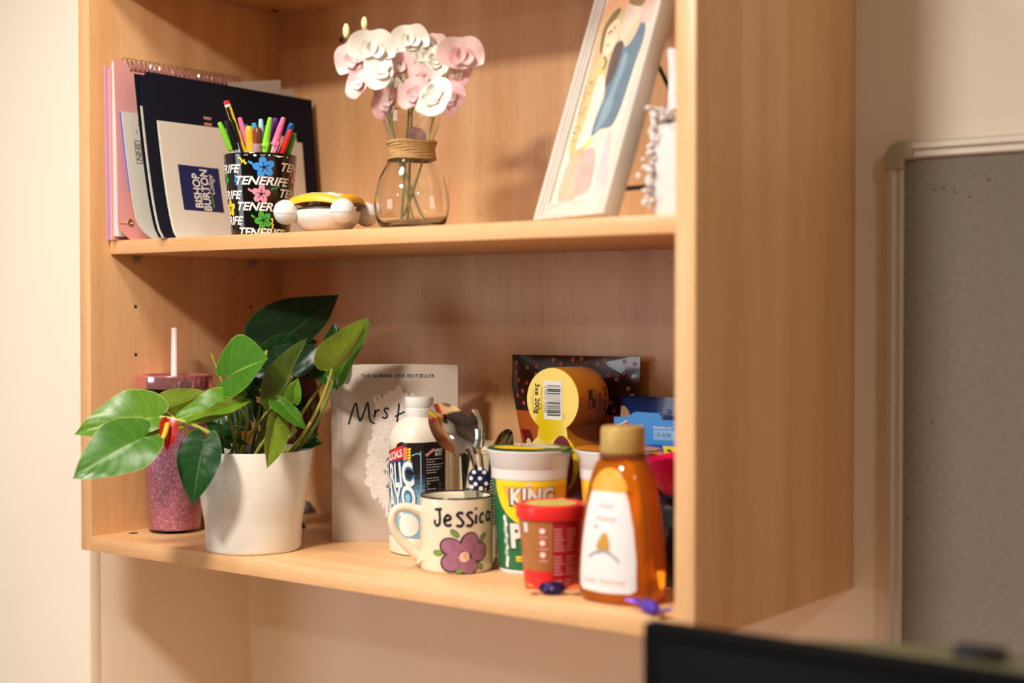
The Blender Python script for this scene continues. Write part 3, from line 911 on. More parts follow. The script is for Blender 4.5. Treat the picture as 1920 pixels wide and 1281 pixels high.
for i in range(8): g2 += xf(text('%d.%d' % (3 + i * 7 % 9, i * 3 % 9), 0.0016, sx=0.8, align='L'), 0.0245, 0.0857 - i * 0.0032, 0.04)
decal('small_print', g2, mmap, M('print_grey', (206, 200, 192), 0.5), mayo, lift=0.0010)
for i, c in enumerate(((214, 60, 60), (214, 200, 60), (240, 150, 50))):
    decal('recycling_dot', circ(0.0095, 0.0490 - i * 0.0052, 0.0018, 12), mmap, M('dot_%d' % i, c, 0.4), mayo, lift=0.0010)

# ------------------------------------------------------------------ cream canister behind the cutlery
can_ = thing('cream_canister', 'cream lidded canister behind the glass of spoons', 'canister', (0.4737, -0.1062, TS))
CRM = M('cream_enamel', (236, 222, 188), 0.25, var=0.01)
G().lathe([(0, 0), (0.042, 0), (0.0445, 0.002), (0.0450, 0.006), (0.0450, 0.1155), (0, 0.1155)], 56).build('body', CRM, can_, angle=40)
G().lathe([(0, 0.1158), (0.0465, 0.1158), (0.0470, 0.117), (0.0470, 0.1240), (0.0455, 0.1265), (0.04, 0.1272), (0, 0.1272)], 56).build('lid', CRM, can_, angle=40)

# ------------------------------------------------------------------ glass of spoons
GX, GY = 0.5416, -0.2000
glass = thing('patterned_glass', 'small clear glass with a navy polka dot and stripes holding spoons', 'glass', (GX, GY, TS))
GLS = M('clear_glass', (252, 252, 250), 0.0, var=0.0, trans=1, ior=1.45)
gp = [(0, 0), (0.0165, 0), (0.0180, 0.002), (0.0240, 0.126), (0.0234, 0.1268), (0.0228, 0.126), (0.0170, 0.008), (0, 0.006)]
G().lathe(gp, 48).build('tumbler_wall', GLS, glass, angle=40)
gm = cyl([(0.0180, 0.002), (0.0240, 0.126)], AC, 0.022)
decal('polka_dot_print', circ(-0.0040, 0.0985, 0.0132, 32), gm, M('navy_print', (24, 28, 62), 0.3), glass, cut=(0.003, 0.05), lift=0.0003)
g2 = []
for x, y in ((-0.0055, 0.1035), (0.0055, 0.1035), (-0.0092, 0.0965), (0.0010, 0.0965), (-0.0040, 0.0900), (0.0078, 0.0905), (0.0020, 0.0850), (-0.0085, 0.0865), (0.0010, 0.1078)): g2 += circ(x - 0.0035, y + 0.0025, 0.0024, 12)
decal('white_dot', g2, gm, INKW, glass, lift=0.0006)
gm2 = cyl([(0.0180, 0.002), (0.0240, 0.126)], AC, 0.022)
g2 = []
for i in range(16): g2 += stroke([(0.0050 + 0.004 * (i > 6), 0.0840 - i * 0.0036 + 0.012), (0.022, 0.0880 - i * 0.0036 + 0.014)], 0.0017, smooth=False)
decal('black_stripes', g2, gm2, INKK, glass, cut=(0.003, 0.05), lift=0.0003)


def spoon(label, bc, tipdir, nrm, L, Wd, hend, hw=0.0032):
    """bowl centre, direction to the bowl tip, concave-side normal, handle end"""
    t = thing('spoon', label, 'spoon', hend, 0, 'spoons in the glass')
    ex = Vector(tipdir).normalized()
    n = Vector(nrm)
    ez = (n - ex * n.dot(ex)).normalized()
    ey = ez.cross(ex)
    bc = Vector(bc)

    def P(x, y, dz=0):
        q = min(1, (2 * x / L) ** 2 + (2 * y / Wd) ** 2)
        return bc + ex * x + ey * y + ez * (-0.20 * Wd * (1 - q) + dz)
    g = G()
    nr, na = 7, 32
    vs, fs = [], []
    for side, dz in ((0, 0.0), (1, -0.0011)):
        vs.append(P(0, 0, dz))
        for i in range(1, nr + 1):
            for k in range(na):
                a = 2 * PI * k / na
                r = i / nr
                x = math.cos(a) * L / 2 * r
                y = math.sin(a) * Wd / 2 * r * (1 + 0.10 * -math.cos(a))
                vs.append(P(x, y, dz))
    m = 1 + nr * na
    for o in (0, m):
        for k in range(na): fs.append((o, o + 1 + k, o + 1 + (k + 1) % na))
        for i in range(nr - 1):
            for k in range(na):
                a, b = o + 1 + i * na, o + 1 + (i + 1) * na
                fs.append((a + k, b + k, b + (k + 1) % na, a + (k + 1) % na))
    e = 1 + (nr - 1) * na
    for k in range(na): fs.append((e + k, e + (k + 1) % na, m + e + (k + 1) % na, m + e + k))
    g.add(vs, fs).build('bowl', CHROME, t, world=True, angle=50)
    b0 = bc - ex * (L / 2 - 0.003) - ez * 0.0008
    he = Vector(hend)
    pts, rs = [], []
    for k in range(11):
        s = k / 10
        q = b0 * (1 - s) ** 2 + (b0 - ex * 0.022) * 2 * s * (1 - s) + he * s * s
        pts.append(q)
        rs.append(hw * (1.5 - 1.8 * s if s < 0.28 else 0.9 + 0.5 * (s - 0.28)))
    G().tube(pts, rs, 10, up=ez, flat=0.38).build('handle', CHROME, t, world=True, angle=60)
    return t


spoon('large steel serving spoon with broad oval bowl facing out of the glass', (0.5317,-0.2427,0.1765), (-0.4429,-0.4422,0.7618), (0.678,-0.732,0.069), 0.0660, 0.0450, (GX + 0.003, GY - 0.002, TS + 0.010))
spoon('steel teaspoon seen half edge on, to the right of the large spoon', (0.5389,-0.206,0.1727), (-0.0913,-0.045,0.9998), (-0.261,-0.963,0.061), 0.0480, 0.0290, (GX + 0.006, GY + 0.006, TS + 0.010), 0.0026)
spoon('steel spoon with bowl rounded up behind the white noodle pot rim', (0.5423,-0.1601,0.1493), (0.2682,0.2256,0.9398), (0.678,-0.731,-0.08), 0.0440, 0.0230, (GX - 0.006, GY + 0.004, TS + 0.011), 0.0026)
spoon('steel spoon leaning left behind the large spoon, bowl back showing', (0.505,-0.1946,0.151), (-0.6918,-0.511,0.5199), (-0.252,0.835,0.489), 0.0440, 0.0270, (GX + 0.004, GY - 0.007, TS + 0.011), 0.0026)

# ------------------------------------------------------------------ hand-painted mug
mug = thing('painted_mug', 'cream mug hand-painted with a purple flower and the name Jessica', 'mug', (0.5476, -0.2527, TS))
MUGM = M('cream_glaze', (228, 216, 190), 0.14, var=0.01, coat=0.4)
mp = [(0, 0.0012), (0.030, 0.0012), (0.032, 0.0), (0.0385, 0.0), (0.0402, 0.0018), (0.0408, 0.005), (0.0411, 0.080), (0.0409, 0.0828), (0.0400, 0.0838), (0.0388, 0.0830),
      (0.0378, 0.079), (0.0372, 0.010), (0.034, 0.006), (0, 0.0055)]
G().lathe(mp, 72).build('cup', MUGM, mug, angle=60)
G().lathe([(0.04115, 0.0822), (0.0412, 0.0830), (0.0402, 0.0842), (0.0388, 0.0835), (0.0384, 0.0824), (0.0395, 0.0822)], 72).build('painted_rim', M('dark_rim_glaze', (46, 30, 34), 0.2), mug)
ha = AC - math.radians(84)
hd = Vector((math.cos(ha), math.sin(ha), 0))
hp = cr([(0.0385, 0.0640), (0.0470, 0.0680), (0.0590, 0.0705), (0.0690, 0.0670), (0.0725, 0.0570), (0.0700, 0.0450), (0.0620, 0.0330), (0.0500, 0.0215), (0.0400, 0.0130)], 6)
rr = [0.0062 - 0.0012 * math.sin(PI * k / (len(hp) - 1)) for k in range(len(hp))]
rr[0], rr[-1] = 0.0076, 0.0082
G().tube([hd * x + Vector((0, 0, z)) for x, z in hp], rr, 14, up=(-hd.y, hd.x, 0), flat=1.15).build('handle', MUGM, mug)
mm = cyl([(0.0408, 0.005), (0.0411, 0.080)], AC, 0.041)
VIO = M('violet_glaze', (156, 106, 128), 0.2, var=0.25, scale=120)
VIOD = M('dark_violet_line', (52, 24, 42), 0.25, var=0.1)
GRN = M('green_glaze', (120, 150, 76), 0.2, var=0.2, scale=150)
w = 0.0030
jes = stroke([(-0.0265, 0.0713), (-0.0175, 0.0722)], w) + stroke([(-0.0208, 0.0717), (-0.0200, 0.0640), (-0.0205, 0.0560), (-0.0235, 0.0535), (-0.0262, 0.0560), (-0.0265, 0.0600)], w)
jes += stroke([(-0.0138, 0.0590), (-0.0080, 0.0615), (-0.0085, 0.0645), (-0.0115, 0.0655), (-0.0145, 0.0610), (-0.0140, 0.0560), (-0.0105, 0.0540), (-0.0065, 0.0555)], w)
for o in (0.0, 0.0110):
    jes += stroke([(0.0062 + o, 0.0670), (0.0030 + o, 0.0685), (-0.0005 + o, 0.0660), (0.0030 + o, 0.0620), (0.0062 + o, 0.0575), (0.0035 + o, 0.0535), (-0.0015 + o, 0.0545)], w)
jes += stroke([(0.0215, 0.0655), (0.0210, 0.0555)], w) + circ(0.0212, 0.0722, 0.0015, 10)
jes += stroke([(0.0325, 0.0650), (0.0290, 0.0660), (0.0265, 0.0610), (0.0280, 0.0565), (0.0325, 0.0570)], w)
jes += stroke([(0.0430, 0.0655), (0.0390, 0.0670), (0.0365, 0.0620), (0.0385, 0.0575), (0.0425, 0.0600), (0.0435, 0.0665), (0.0435, 0.0580), (0.0460, 0.0565)], w)
decal('painted_name', jes, mm, M('inky_glaze', (28, 20, 36), 0.2), mug, cut=(0.003, 0.05), lift=0.0004)
FX, FZ = 0.0075, 0.0195
for ex_, ez_, a_, b_, ro_ in ((0.0135, 0.0340, 0.0098, 0.0120, -0.4), (-0.0070, 0.0300, 0.0125, 0.0095, -0.3), (-0.0068, 0.0135, 0.0115, 0.0100, 0.2), (0.0120, 0.0092, 0.0105, 0.0092, -0.2), (0.0250, 0.0240, 0.0110, 0.0100, 0.5)):
    decal('painted_petal_edge', circ(ex_, ez_, 1, 28, a_ + 0.0013, b_ + 0.0013, ro_), mm, VIOD, mug, cut=(0.003, 0.05), lift=0.0003)
    decal('painted_petal', circ(ex_ + 0.0004, ez_ + 0.0002, 1, 28, a_ - 0.0004, b_ - 0.0004, ro_), mm, VIO, mug, cut=(0.003, 0.05), lift=0.0006)
decal('flower_eye', circ(FX, FZ, 0.0058, 16), mm, M('pale_eye', (224, 196, 180), 0.25), mug, cut=(0.003, 0.05), lift=0.0009)
decal('flower_eye', circ(FX + 0.0008, FZ + 0.0010, 0.0024, 12), mm, M('yellow_eye', (226, 176, 50), 0.25), mug, lift=0.0012)
for lx, lz, lr in ((-0.0030, 0.0455, -0.7), (0.0310, 0.0400, 0.7), (-0.0225, 0.0235, 0.0), (0.0265, 0.0082, -0.6), (0.0030, 0.0045, 0.4)):
    decal('painted_leaf', circ(lx, lz, 1, 18, 0.0062, 0.0034, lr), mm, VIOD if 0 else M('leaf_line', (64, 84, 44), 0.25), mug, cut=(0.003, 0.05), lift=0.0003)
    decal('painted_leaf', circ(lx, lz, 1, 18, 0.0054, 0.0027, lr), mm, GRN, mug, cut=(0.003, 0.05), lift=0.0005)

# ------------------------------------------------------------------ noodle pots
NW = M('noodle_pot_white', (228, 224, 222), 0.35, var=0.01)
npf = [(0, 0.003), (0.031, 0.003), (0.0325, 0.0), (0.0335, 0.0006), (0.0340, 0.004), (0.0416, 0.104), (0.0424, 0.1046), (0.0432, 0.1160), (0.0438, 0.1166), (0.0456, 0.1300), (0.0478, 0.1335), (0.0482, 0.1355),
       (0.0476, 0.1362), (0.0450, 0.1345), (0, 0.134)]


def noodle_pot(label, loc, lidc, print_full):
    t = thing('noodle_pot', label, 'pot', loc, 0, 'instant noodle pots')
    G().lathe(npf, 64).build('tub', NW, t, angle=40)
    ac = math.atan2(-1.535 - loc[1], 1.5962 - loc[0])
    nm0 = cyl([(0.0340, 0.004), (0.0416, 0.104)], ac, 0.040)
    nm = lambda u, v, l: nm0(u, 0.0045 + (v - 0.0045) * 1.10, l)
    GR = M('noodle_green', (30, 108, 66), 0.35, var=0.04)
    OR = M('noodle_orange', (244, 178, 64), 0.35, var=0.05, scale=30)
    YE = M('noodle_yellow', (250, 214, 30), 0.35, var=0.03)
    full = [(-0.122 + 0.244 * k / 60, 0) for k in range(61)]
    decal('wrap_base', rect(-0.1255, 0.0045, 0.1255, 0.0945), nm, GR if print_full else OR, t, cut=(0.003, 0.1), lift=0.0002)
    # orange field with a yellow swoosh under it
    sw = lambda x: 0.0945 - 0.047 * math.sqrt(max(0, 1 - (x / 0.054) ** 2)) if abs(x - 0) < 0.054 else 0.0945
    cx = 0.010
    xs = [-0.0535 + 0.107 * k / 36 for k in range(37)]
    decal('yellow_swoosh', poly([(cx + x, sw(x)) for x in xs] + [(cx + 0.0535, 0.0946), (cx - 0.0535, 0.0946)]), nm, YE, t, cut=(0.003, 0.1), lift=0.0004)
    decal('orange_field', poly([(cx + 0.004 + x * 0.86, 0.0946 - (0.0946 - sw(x)) * 0.80) for x in xs]), nm, OR, t, cut=(0.003, 0.1), lift=0.0006)
    decal('lettering_shadow', xf(text('KING', 0.0158, sx=0.92, bold=0.075, shear=0.05, space=1.08), 0.0025, 0.0790, 0.03), nm, M('noodle_maroon', (70, 26, 38), 0.4), t, cut=(0.003, 0.1), lift=0.0008)
    decal('lettering', xf(text('KING', 0.0150, sx=0.92, bold=0.045, shear=0.05, space=1.08), 0.0030, 0.0797, 0.03), nm, INKW, t, cut=(0.003, 0.1), lift=0.0011)
    for x in (-0.0030, 0.0010):
        decal('lettering', circ(x, 0.0908, 0.0014, 8), nm, INKW, t, lift=0.0011)
    decal('lettering_shadow', xf(text('POT', 0.0230, sx=0.95, bold=0.07), 0.0065, 0.0400, 0.03), nm, M('noodle_maroon', (70, 26, 38), 0.4), t, cut=(0.003, 0.1), lift=0.0008)
    decal('lettering', xf(text('POT', 0.0225, sx=0.95, bold=0.05), 0.0065, 0.0405, 0.03), nm, INKW, t, cut=(0.003, 0.1), lift=0.0011)
    decal('lettering', xf(text('noodle', 0.0115, sx=0.9, bold=0.02, shear=0.35), 0.0110, 0.0250, 0.03), nm, M('noodle_apricot', (246, 190, 110), 0.4), t, cut=(0.003, 0.1), lift=0.0012)
    decal('yellow_strip', rect(-0.0175, 0.0135, 0.0330, 0.0190), nm, YE, t, cut=(0.003, 0.1), lift=0.0006)
    decal('lettering', xf(text('CHICKEN & MUSHROOM', 0.0036, sx=0.88, bold=0.01), 0.0078, 0.0162), nm, GR, t, cut=(0.003, 0.1), lift=0.0008)
    g = []
    for k in range(9): g += circ(-0.0312 + 0.0012 * (k % 2), 0.0100 + k * 0.0058, 0.0036, 12, 0.75, 1)
    decal('white_side_strip', g, nm, INKW, t, cut=(0.003, 0.1), lift=0.0006)
    decal('lettering', xf(text('BEST SERVED HOT', 0.0026, bold=0.01), -0.0310, 0.0335, PI / 2), nm, M('noodle_grey', (120, 130, 124), 0.4), t, lift=0.0009)
    # foil lid, with its tab
    g = G().grid(lambda u, v: ((0.0478 * v) * math.cos(2 * PI * u), (0.0478 * v) * math.sin(2 * PI * u), 0.1372 + 0.0006 * math.sin(9 * PI * u) * v + 0.0007 * math.sin(3 * v * PI)), 48, 6, closeu=True)
    foil = g.build('foil_lid', M('foil_%d_%d_%d' % lidc, lidc, 0.3, 0.1, var=0.05), t)
    lp = plane((0, 0, 0.1386), (math.cos(ac + PI / 2), math.sin(ac + PI / 2), 0), (-math.cos(ac), -math.sin(ac), 0))
    if print_full:
        decal('lid_print', poly(cr([(-0.040, -0.010), (-0.028, -0.034), (0, -0.042), (0.018, -0.036), (0.006, -0.020), (-0.010, -0.006), (-0.026, 0.004)], 5, True)), lp, M('foil_yellow', (244, 208, 40), 0.35), foil)
        decal('lid_print', poly(cr([(-0.014, 0.004), (0.006, -0.016), (0.026, -0.024), (0.034, -0.010), (0.020, 0.008), (0.030, 0.020), (0.010, 0.030), (-0.016, 0.024)], 5, True)), lp, M('foil_cream', (226, 222, 200), 0.35), foil)
        decal('lid_print', xf(text('KING', 0.010, bold=0.03), 0.006, 0.006), lp, M('foil_dark', (50, 60, 46), 0.4), foil, lift=0.0004)
    else:
        decal('lid_print', rect(-0.022, -0.020, -0.006, -0.006), lp, M('foil_cream', (226, 222, 200), 0.35), foil)
        decal('lid_print', xf(text('KING', 0.007, bold=0.02), -0.014, -0.013), lp, INKK, foil, lift=0.0004)
    a = ac + 1.0
    G().prism(cr([(0.044, -0.010), (0.052, -0.008), (0.058, 0), (0.052, 0.008), (0.044, 0.010)], 4), 0.1364, 0.1368, lambda u, v, h: (u * math.cos(a) - v * math.sin(a), u * math.sin(a) + v * math.cos(a), h - (u - 0.044) * 0.25)).build('lid_tab', M('foil_%d_%d_%d' % lidc, lidc, 0.3), foil, smooth=False)
    return t


noodle_pot('green and yellow noodle pot beside the painted mug, green foil lid', (0.6173, -0.2088, TS), (34, 98, 58), True)
noodle_pot('second noodle pot behind the honey bottle, orange foil lid', (0.7030, -0.1590, TS), (232, 146, 46), False)

# ------------------------------------------------------------------ red lidded tub
tub = thing('red_lidded_tub', 'small brown and red plastic tub with a red lid beside honey', 'tub', (0.6942, -0.2751, TS))
TBR = M('tub_brown', (176, 116, 66), 0.3, var=0.04)
TRD = M('tub_red', (224, 44, 42), 0.28, var=0.03)
tp = [(0, 0.001), (0.0245, 0.001), (0.0262, 0.0), (0.0275, 0.0015), (0.0342, 0.0730), (0, 0.0730)]
G().lathe(tp, 56).build('tub_body', TBR, tub, angle=40)
G().lathe([(0, 0.0722), (0.0350, 0.0722), (0.0364, 0.0732), (0.0368, 0.0750), (0.0368, 0.0845), (0.0362, 0.0870), (0.0345, 0.0885), (0.0315, 0.0885), (0.0305, 0.0872), (0, 0.0872)], 56).build('lid', TRD, tub, angle=30)
ac = math.atan2(-1.26, 0.902)
tm = cyl([(0.0275, 0.0015), (0.0342, 0.0730)], ac, 0.031)
decal('red_base_band', rect(-0.097, 0.0020, 0.097, 0.0200), tm, TRD, tub, cut=(0.003, 0.1))
decal('red_label', rect(0.0015, 0.0020, 0.062, 0.0715), tm, M('tub_label_red', (178, 30, 40), 0.35, var=0.05), tub, cut=(0.003, 0.1), lift=0.0004)
WPK = M('pinkish_print', (232, 176, 168), 0.5)
g2 = []
for i in range(17):
    if i in (2, 9): continue
    for x in (0.0030, 0.0165): g2 += rect(x, 0.0060 + i * 0.0036, x + RND.uniform(0.007, 0.0115), 0.0071 + i * 0.0036)
decal('small_print', g2, tm, WPK, tub, cut=(0.003, 0.1), lift=0.0007)
for i in range(3):
    decal('red_ring', circ(-0.0085, 0.0625 - i * 0.0125, 0.0045, 16), tm, TRD, tub, lift=0.0004)
    decal('white_dot', circ(-0.0085, 0.0625 - i * 0.0125, 0.0030, 14), tm, INKW, tub, lift=0.0006)
    decal('small_print', rect(-0.0125, 0.0555 - i * 0.0125, -0.0035, 0.0567 - i * 0.0125), tm, WPK, tub, lift=0.0005)
decal('white_mark', rect(-0.0300, 0.060, -0.0250, 0.070), tm, INKW, tub, cut=(0.002, 0.1), lift=0.0004)
decal('lid_label', circ(0, 0, 0.027, 32), plane((0, 0, 0.0876), (1, 0, 0), (0, 1, 0)), M('lid_label_green', (196, 186, 96), 0.5, var=0.3, scale=120), tub)

# ------------------------------------------------------------------ honey bottle
HX, HY = 0.7932, -0.2900
honey = thing('honey_bottle', 'amber squeezy honey bottle with gold cap and tapering white label', 'bottle', (HX, HY, TS))


def amber():
    m = M('amber_honey', (244, 136, 20), 0.08, var=0.02, trans=0.72, ior=1.40)
    return m


hpf = [(0, 0), (0.036, 0), (0.0405, 0.0015), (0.0430, 0.006), (0.0430, 0.030), (0.0412, 0.060), (0.0380, 0.090), (0.0345, 0.112), (0.0310, 0.126), (0.0265, 0.137), (0.0205, 0.144), (0.0180, 0.148), (0.0180, 0.152), (0, 0.152)]
G().lathe(hpf, 64, sx=1.03, sy=0.80, n=2.4).build('bottle_body', amber(), honey, angle=50)
HCP = M('gold_cap', (188, 156, 92), 0.35, 0.1, var=0.03)
g = G().lathe([(0, 0.1475), (0.0218, 0.1475), (0.0222, 0.1485), (0.0222, 0.1700), (0.0212, 0.1735), (0.019, 0.1745), (0, 0.1745)], 56)
g.build('cap', HCP, honey, angle=30)
G().lathe([(0.0190, 0.1430), (0.0235, 0.1430), (0.0238, 0.1440), (0.0238, 0.1462), (0.0190, 0.1472)], 48).build('neck_ring', M('brown_neck', (120, 66, 40), 0.3), honey)


def hmap(a0):
    def f(u, v, lift):
        r = 0
        for (r0, z0), (r1, z1) in zip(hpf, hpf[1:]):
            if z0 <= v <= z1 and z1 > z0: r = r0 + (r1 - r0) * (v - z0) / (z1 - z0)
        x = u
        k = min(0.999, abs(x) / (r * 1.03))
        y = -r * 0.80 * (1 - k ** 2.4) ** (1 / 2.4)
        return (x, y - lift, v)
    return f


hm = hmap(0)
hl = [(-0.0330, 0.016), (-0.0290, 0.0125), (0.0, 0.0115), (0.0290, 0.0125), (0.0330, 0.016), (0.0325, 0.045), (0.0290, 0.075), (0.0235, 0.100), (0.0200, 0.1105), (-0.0200, 0.1105), (-0.0235, 0.100), (-0.0290, 0.075), (-0.0325, 0.045)]
decal('white_label', poly(hl), hm, M('honey_label', (226, 224, 224), 0.4, var=0.01), honey, cut=(0.003, 0.006), lift=0.0003)
decal('orange_patch', poly(cr([(-0.0190, 0.1112), (0.0190, 0.1112), (0.0130, 0.128), (0.0, 0.134), (-0.0130, 0.128)], 4, True)), hm, M('embossed_orange', (240, 164, 60), 0.25), honey, cut=(0.003, 0.006), lift=0.0002)
TRC = M('terracotta_ink', (214, 150, 136), 0.5)
decal('lettering', xf(text('clear', 0.0055, shear=0.2, space=1.15), 0, 0.0975), hm, TRC, honey, cut=(0.003, 0.006), lift=0.0006)
decal('lettering', xf(text('honey', 0.0055, shear=0.2, space=1.15), 0.001, 0.0850), hm, TRC, honey, cut=(0.003, 0.006), lift=0.0006)
decal('lettering', xf(text('our honey', 0.0062, shear=0.2, space=1.3), 0, 0.0235), hm, TRC, honey, cut=(0.003, 0.006), lift=0.0006)
decal('skep_drawing', poly(cr([(-0.0085, 0.0540), (-0.0080, 0.0610), (-0.0030, 0.0690), (0.0010, 0.0705), (0.0045, 0.0660), (0.0055, 0.0540)], 5, True)), hm, M('skep_gold', (196, 144, 54), 0.5, var=0.2, scale=300), honey, cut=(0.003, 0.006), lift=0.0006)
decal('skep_shading', stroke([(-0.0190, 0.0450), (-0.0120, 0.0500), (-0.0020, 0.0525), (0.0080, 0.0500), (0.0170, 0.0430)], 0.0022) + stroke([(-0.0085, 0.0500), (-0.0010, 0.0530), (0.0075, 0.0515)], 0.0022) + circ(-0.0110, 0.0760, 0.0018, 10), hm, M('sketch_grey', (150, 144, 152), 0.6), honey, lift=0.0007)

# ------------------------------------------------------------------ three-can shrink pack
KX, KR, KY0, KY1 = 0.5970, 0.0375, -0.1365, -0.0740
pack = thing('can_multipack', 'yellow shrink-wrapped pack of cans stacked on their sides, barcode end out', 'can pack', (KX, KY0, TS))
KC = [KR + i * 0.0745 for i in range(3)]
half = []
for i, zc in enumerate(KC):
    a0 = -90 if i == 0 else -58
    a1 = 90 if i == 2 else 58
    for a in range(a0, a1 + 1, 8): half.append((KR * math.cos(math.radians(a)), zc + KR * math.sin(math.radians(a))))
outline = half + [(-x, z) for x, z in half[::-1] if abs(x) > 1e-6]
FILM = M('orange_film', (206, 130, 30), 0.22, var=0.12, scale=40, coat=0.3)
YEL = M('yellow_film', (228, 198, 20), 0.25, var=0.03, coat=0.3)
g = G()
n = len(outline)
for y in (0.0008, 0.004, KY1 - KY0 - 0.004, KY1 - KY0):
    k = 0.985 if y in (0.0008, KY1 - KY0) else 1.0
    g.v += [(x * k, y, z if k == 1 else 0.112 + (z - 0.112) * 0.995) for x, z in outline]
for r in range(3): g.f += [(r * n + i, r * n + (i + 1) % n, (r + 1) * n + (i + 1) % n, (r + 1) * n + i) for i in range(n)]
g.f += [tuple(range(3 * n, 4 * n))]
g.build('side_film', FILM, pack, angle=50)
G().prism([(x * 0.985, 0.112 + (z - 0.112) * 0.995) for x, z in outline], 0.0, 0.0011, lambda u, v, h: (u, h, v)).build('end_film', YEL, pack, smooth=False)
for zc in KC:
    g = G().lathe([(KR - 0.0035, -0.0008), (KR - 0.0022, -0.0016), (KR - 0.0010, -0.0008), (KR - 0.0022, 0.0)], 48, mat=Matrix.Translation((0, 0, zc)) @ Matrix.Rotation(PI / 2, 4, 'X'))
    g.build('can_rim', YEL, pack)
kp = plane((0, -0.0002, KC[2]), (1, 0, 0), (0, 0, 1))
decal('barcode_panel', rect(-0.0120, -0.0235, 0.0140, 0.0220), kp, INKW, pack)
g2 = []
z = 0.0165
while z > -0.0195:
    h = RND.choice((0.0004, 0.0004, 0.0009, 0.0014))
    g2 += rect(-0.0072, z - h, 0.0118, z)
    z -= h + RND.choice((0.0005, 0.0009, 0.0014))
decal('barcode', g2, kp, INKK, pack, lift=0.0005)
decal('barcode_digits', xf(text('5 000157 073387', 0.0030, space=1.05), -0.0095, -0.0005, -PI / 2), kp, INKK, pack, lift=0.0005)
decal('lettering', xf(text('3xe 200g', 0.0068, bold=0.01), -0.0215, 0.0005, -PI / 2), kp, INKK, pack, lift=0.0004)
decal('small_print', xf(text('Best before end see can end', 0.0016), -0.0155, 0.001, -PI / 2) + xf(text('This pack not to be sold separately', 0.0013), -0.0270, -0.002, -PI / 2) + xf(text('beans in sauce', 0.0013), -0.0295, -0.002, -PI / 2) + xf(text('REF 200', 0.0013), 0.0165, -0.019, -PI / 2), kp, INKK, pack, lift=0.0004)
KS = lambda zc: (lambda u, v, lift: ((KR + lift) * math.cos(u / KR), v, zc + (KR + lift) * math.sin(u / KR)))
ks = KS(KC[2])
bx = rect(-0.0105, 0.0200, 0.0115, 0.0345)
decal('printed_box', bx, ks, M('film_brown', (92, 56, 36), 0.4), pack, cut=(0.002, 0.1), lift=0.0004)
decal('printed_box', rect(0.0010, 0.0280, 0.0105, 0.0335) + rect(-0.0095, 0.0210, 0.0000, 0.0265), ks, M('film_tan', (176, 128, 84), 0.4), pack, cut=(0.002, 0.1), lift=0.0006)
decal('lettering', xf(text('3xe 200g', 0.0060, bold=0.01), -0.0010, 0.0545, PI), ks, INKK, pack, cut=(0.002, 0.1), lift=0.0005)
decal('small_print', rect(-0.0150, 0.0375, 0.0060, 0.0384) + rect(-0.0120, 0.0410, 0.0080, 0.0420) + rect(-0.0180, 0.0440, 0.0090, 0.0449) + rect(-0.0160, 0.0470, 0.0020, 0.0480), ks, M('film_ink', (70, 40, 20), 0.5), pack, cut=(0.002, 0.1), lift=0.0005)
kp2 = plane((0, -0.0002, KC[1]), (1, 0, 0), (0, 0, 1))
decal('maroon_band', circ(0.0130, 0, 1, 30, 0.0165, 0.0330), kp2, M('pack_maroon', (112, 22, 30), 0.35), pack)
decal('lettering', xf(text('CLASSIC', 0.0080, bold=0.02), 0.0175, 0, -PI / 2), kp2, M('pack_cream', (226, 206, 160), 0.4), pack, lift=0.0005)


# ------------------------------------------------------------------ bags and packs at the back
def pouch(name, parent, cx, cy, z0, z1, hw, th, lean, mat, nz=22, nx=20, wr=0.0015, zz=(0, 1), seed=0):
    """soft bag: hw(s) half-width, th(s) thickness, lean(s) y offset; front is -y"""
    def fr(u, v, sgn):
        s = zz[0] + (zz[1] - zz[0]) * v
        x = (u * 2 - 1)
        t = th(s) * (1 - abs(x) ** 2.6) / 2
        w_ = wr * noise.noise(Vector((x * 3 + seed, s * 7, seed))) * (1 - abs(x) ** 4)
        return (cx + x * hw(s), cy + lean(s) + sgn * t - abs(w_) * 0 - w_, z0 + (z1 - z0) * s)
    g = G()
    g.grid(lambda u, v: fr(u, v, -1), nx, nz)
    g.grid(lambda u, v: fr(1 - u, v, 1), nx, nz)
    return g.build(name, mat, parent, angle=70, weld=True), fr


bag = thing('snack_pouch', 'dark brown pouch with orange ring dots leaning on the back panel', 'snack bag', (0.556, -0.040, TS))
BRN = M('dark_brown_film', (48, 24, 20), 0.16, var=0.1, coat=0.5)
ORB = M('orange_brown_film', (176, 88, 34), 0.22, var=0.12, scale=25, coat=0.3)
hw_ = lambda s: 0.050 + 0.046 * min(1, s * 1.2)
th_ = lambda s: 0.034 * (1 - max(0, s - 0.25) / 0.75) ** 0.6 + 0.0008
ln_ = lambda s: 0.005 * s + 0.002
bh = 0.2345
SPL = 0.70
pouch('lower_film', bag, 0, 0, 0, bh, hw_, th_, ln_, ORB, zz=(0, SPL), seed=3)
ob, bfr = pouch('upper_film', bag, 0, 0, 0, bh, hw_, th_, ln_, BRN, zz=(SPL, 1), wr=0.003, seed=3)
RNG = M('orange_ring', (226, 106, 58), 0.4)


def bmap(fr, lift0=0.0005):
    def f(u, v, lift):
        q = fr(u, v, -1)
        return (q[0], q[1] - lift - lift0, q[2])
    return f


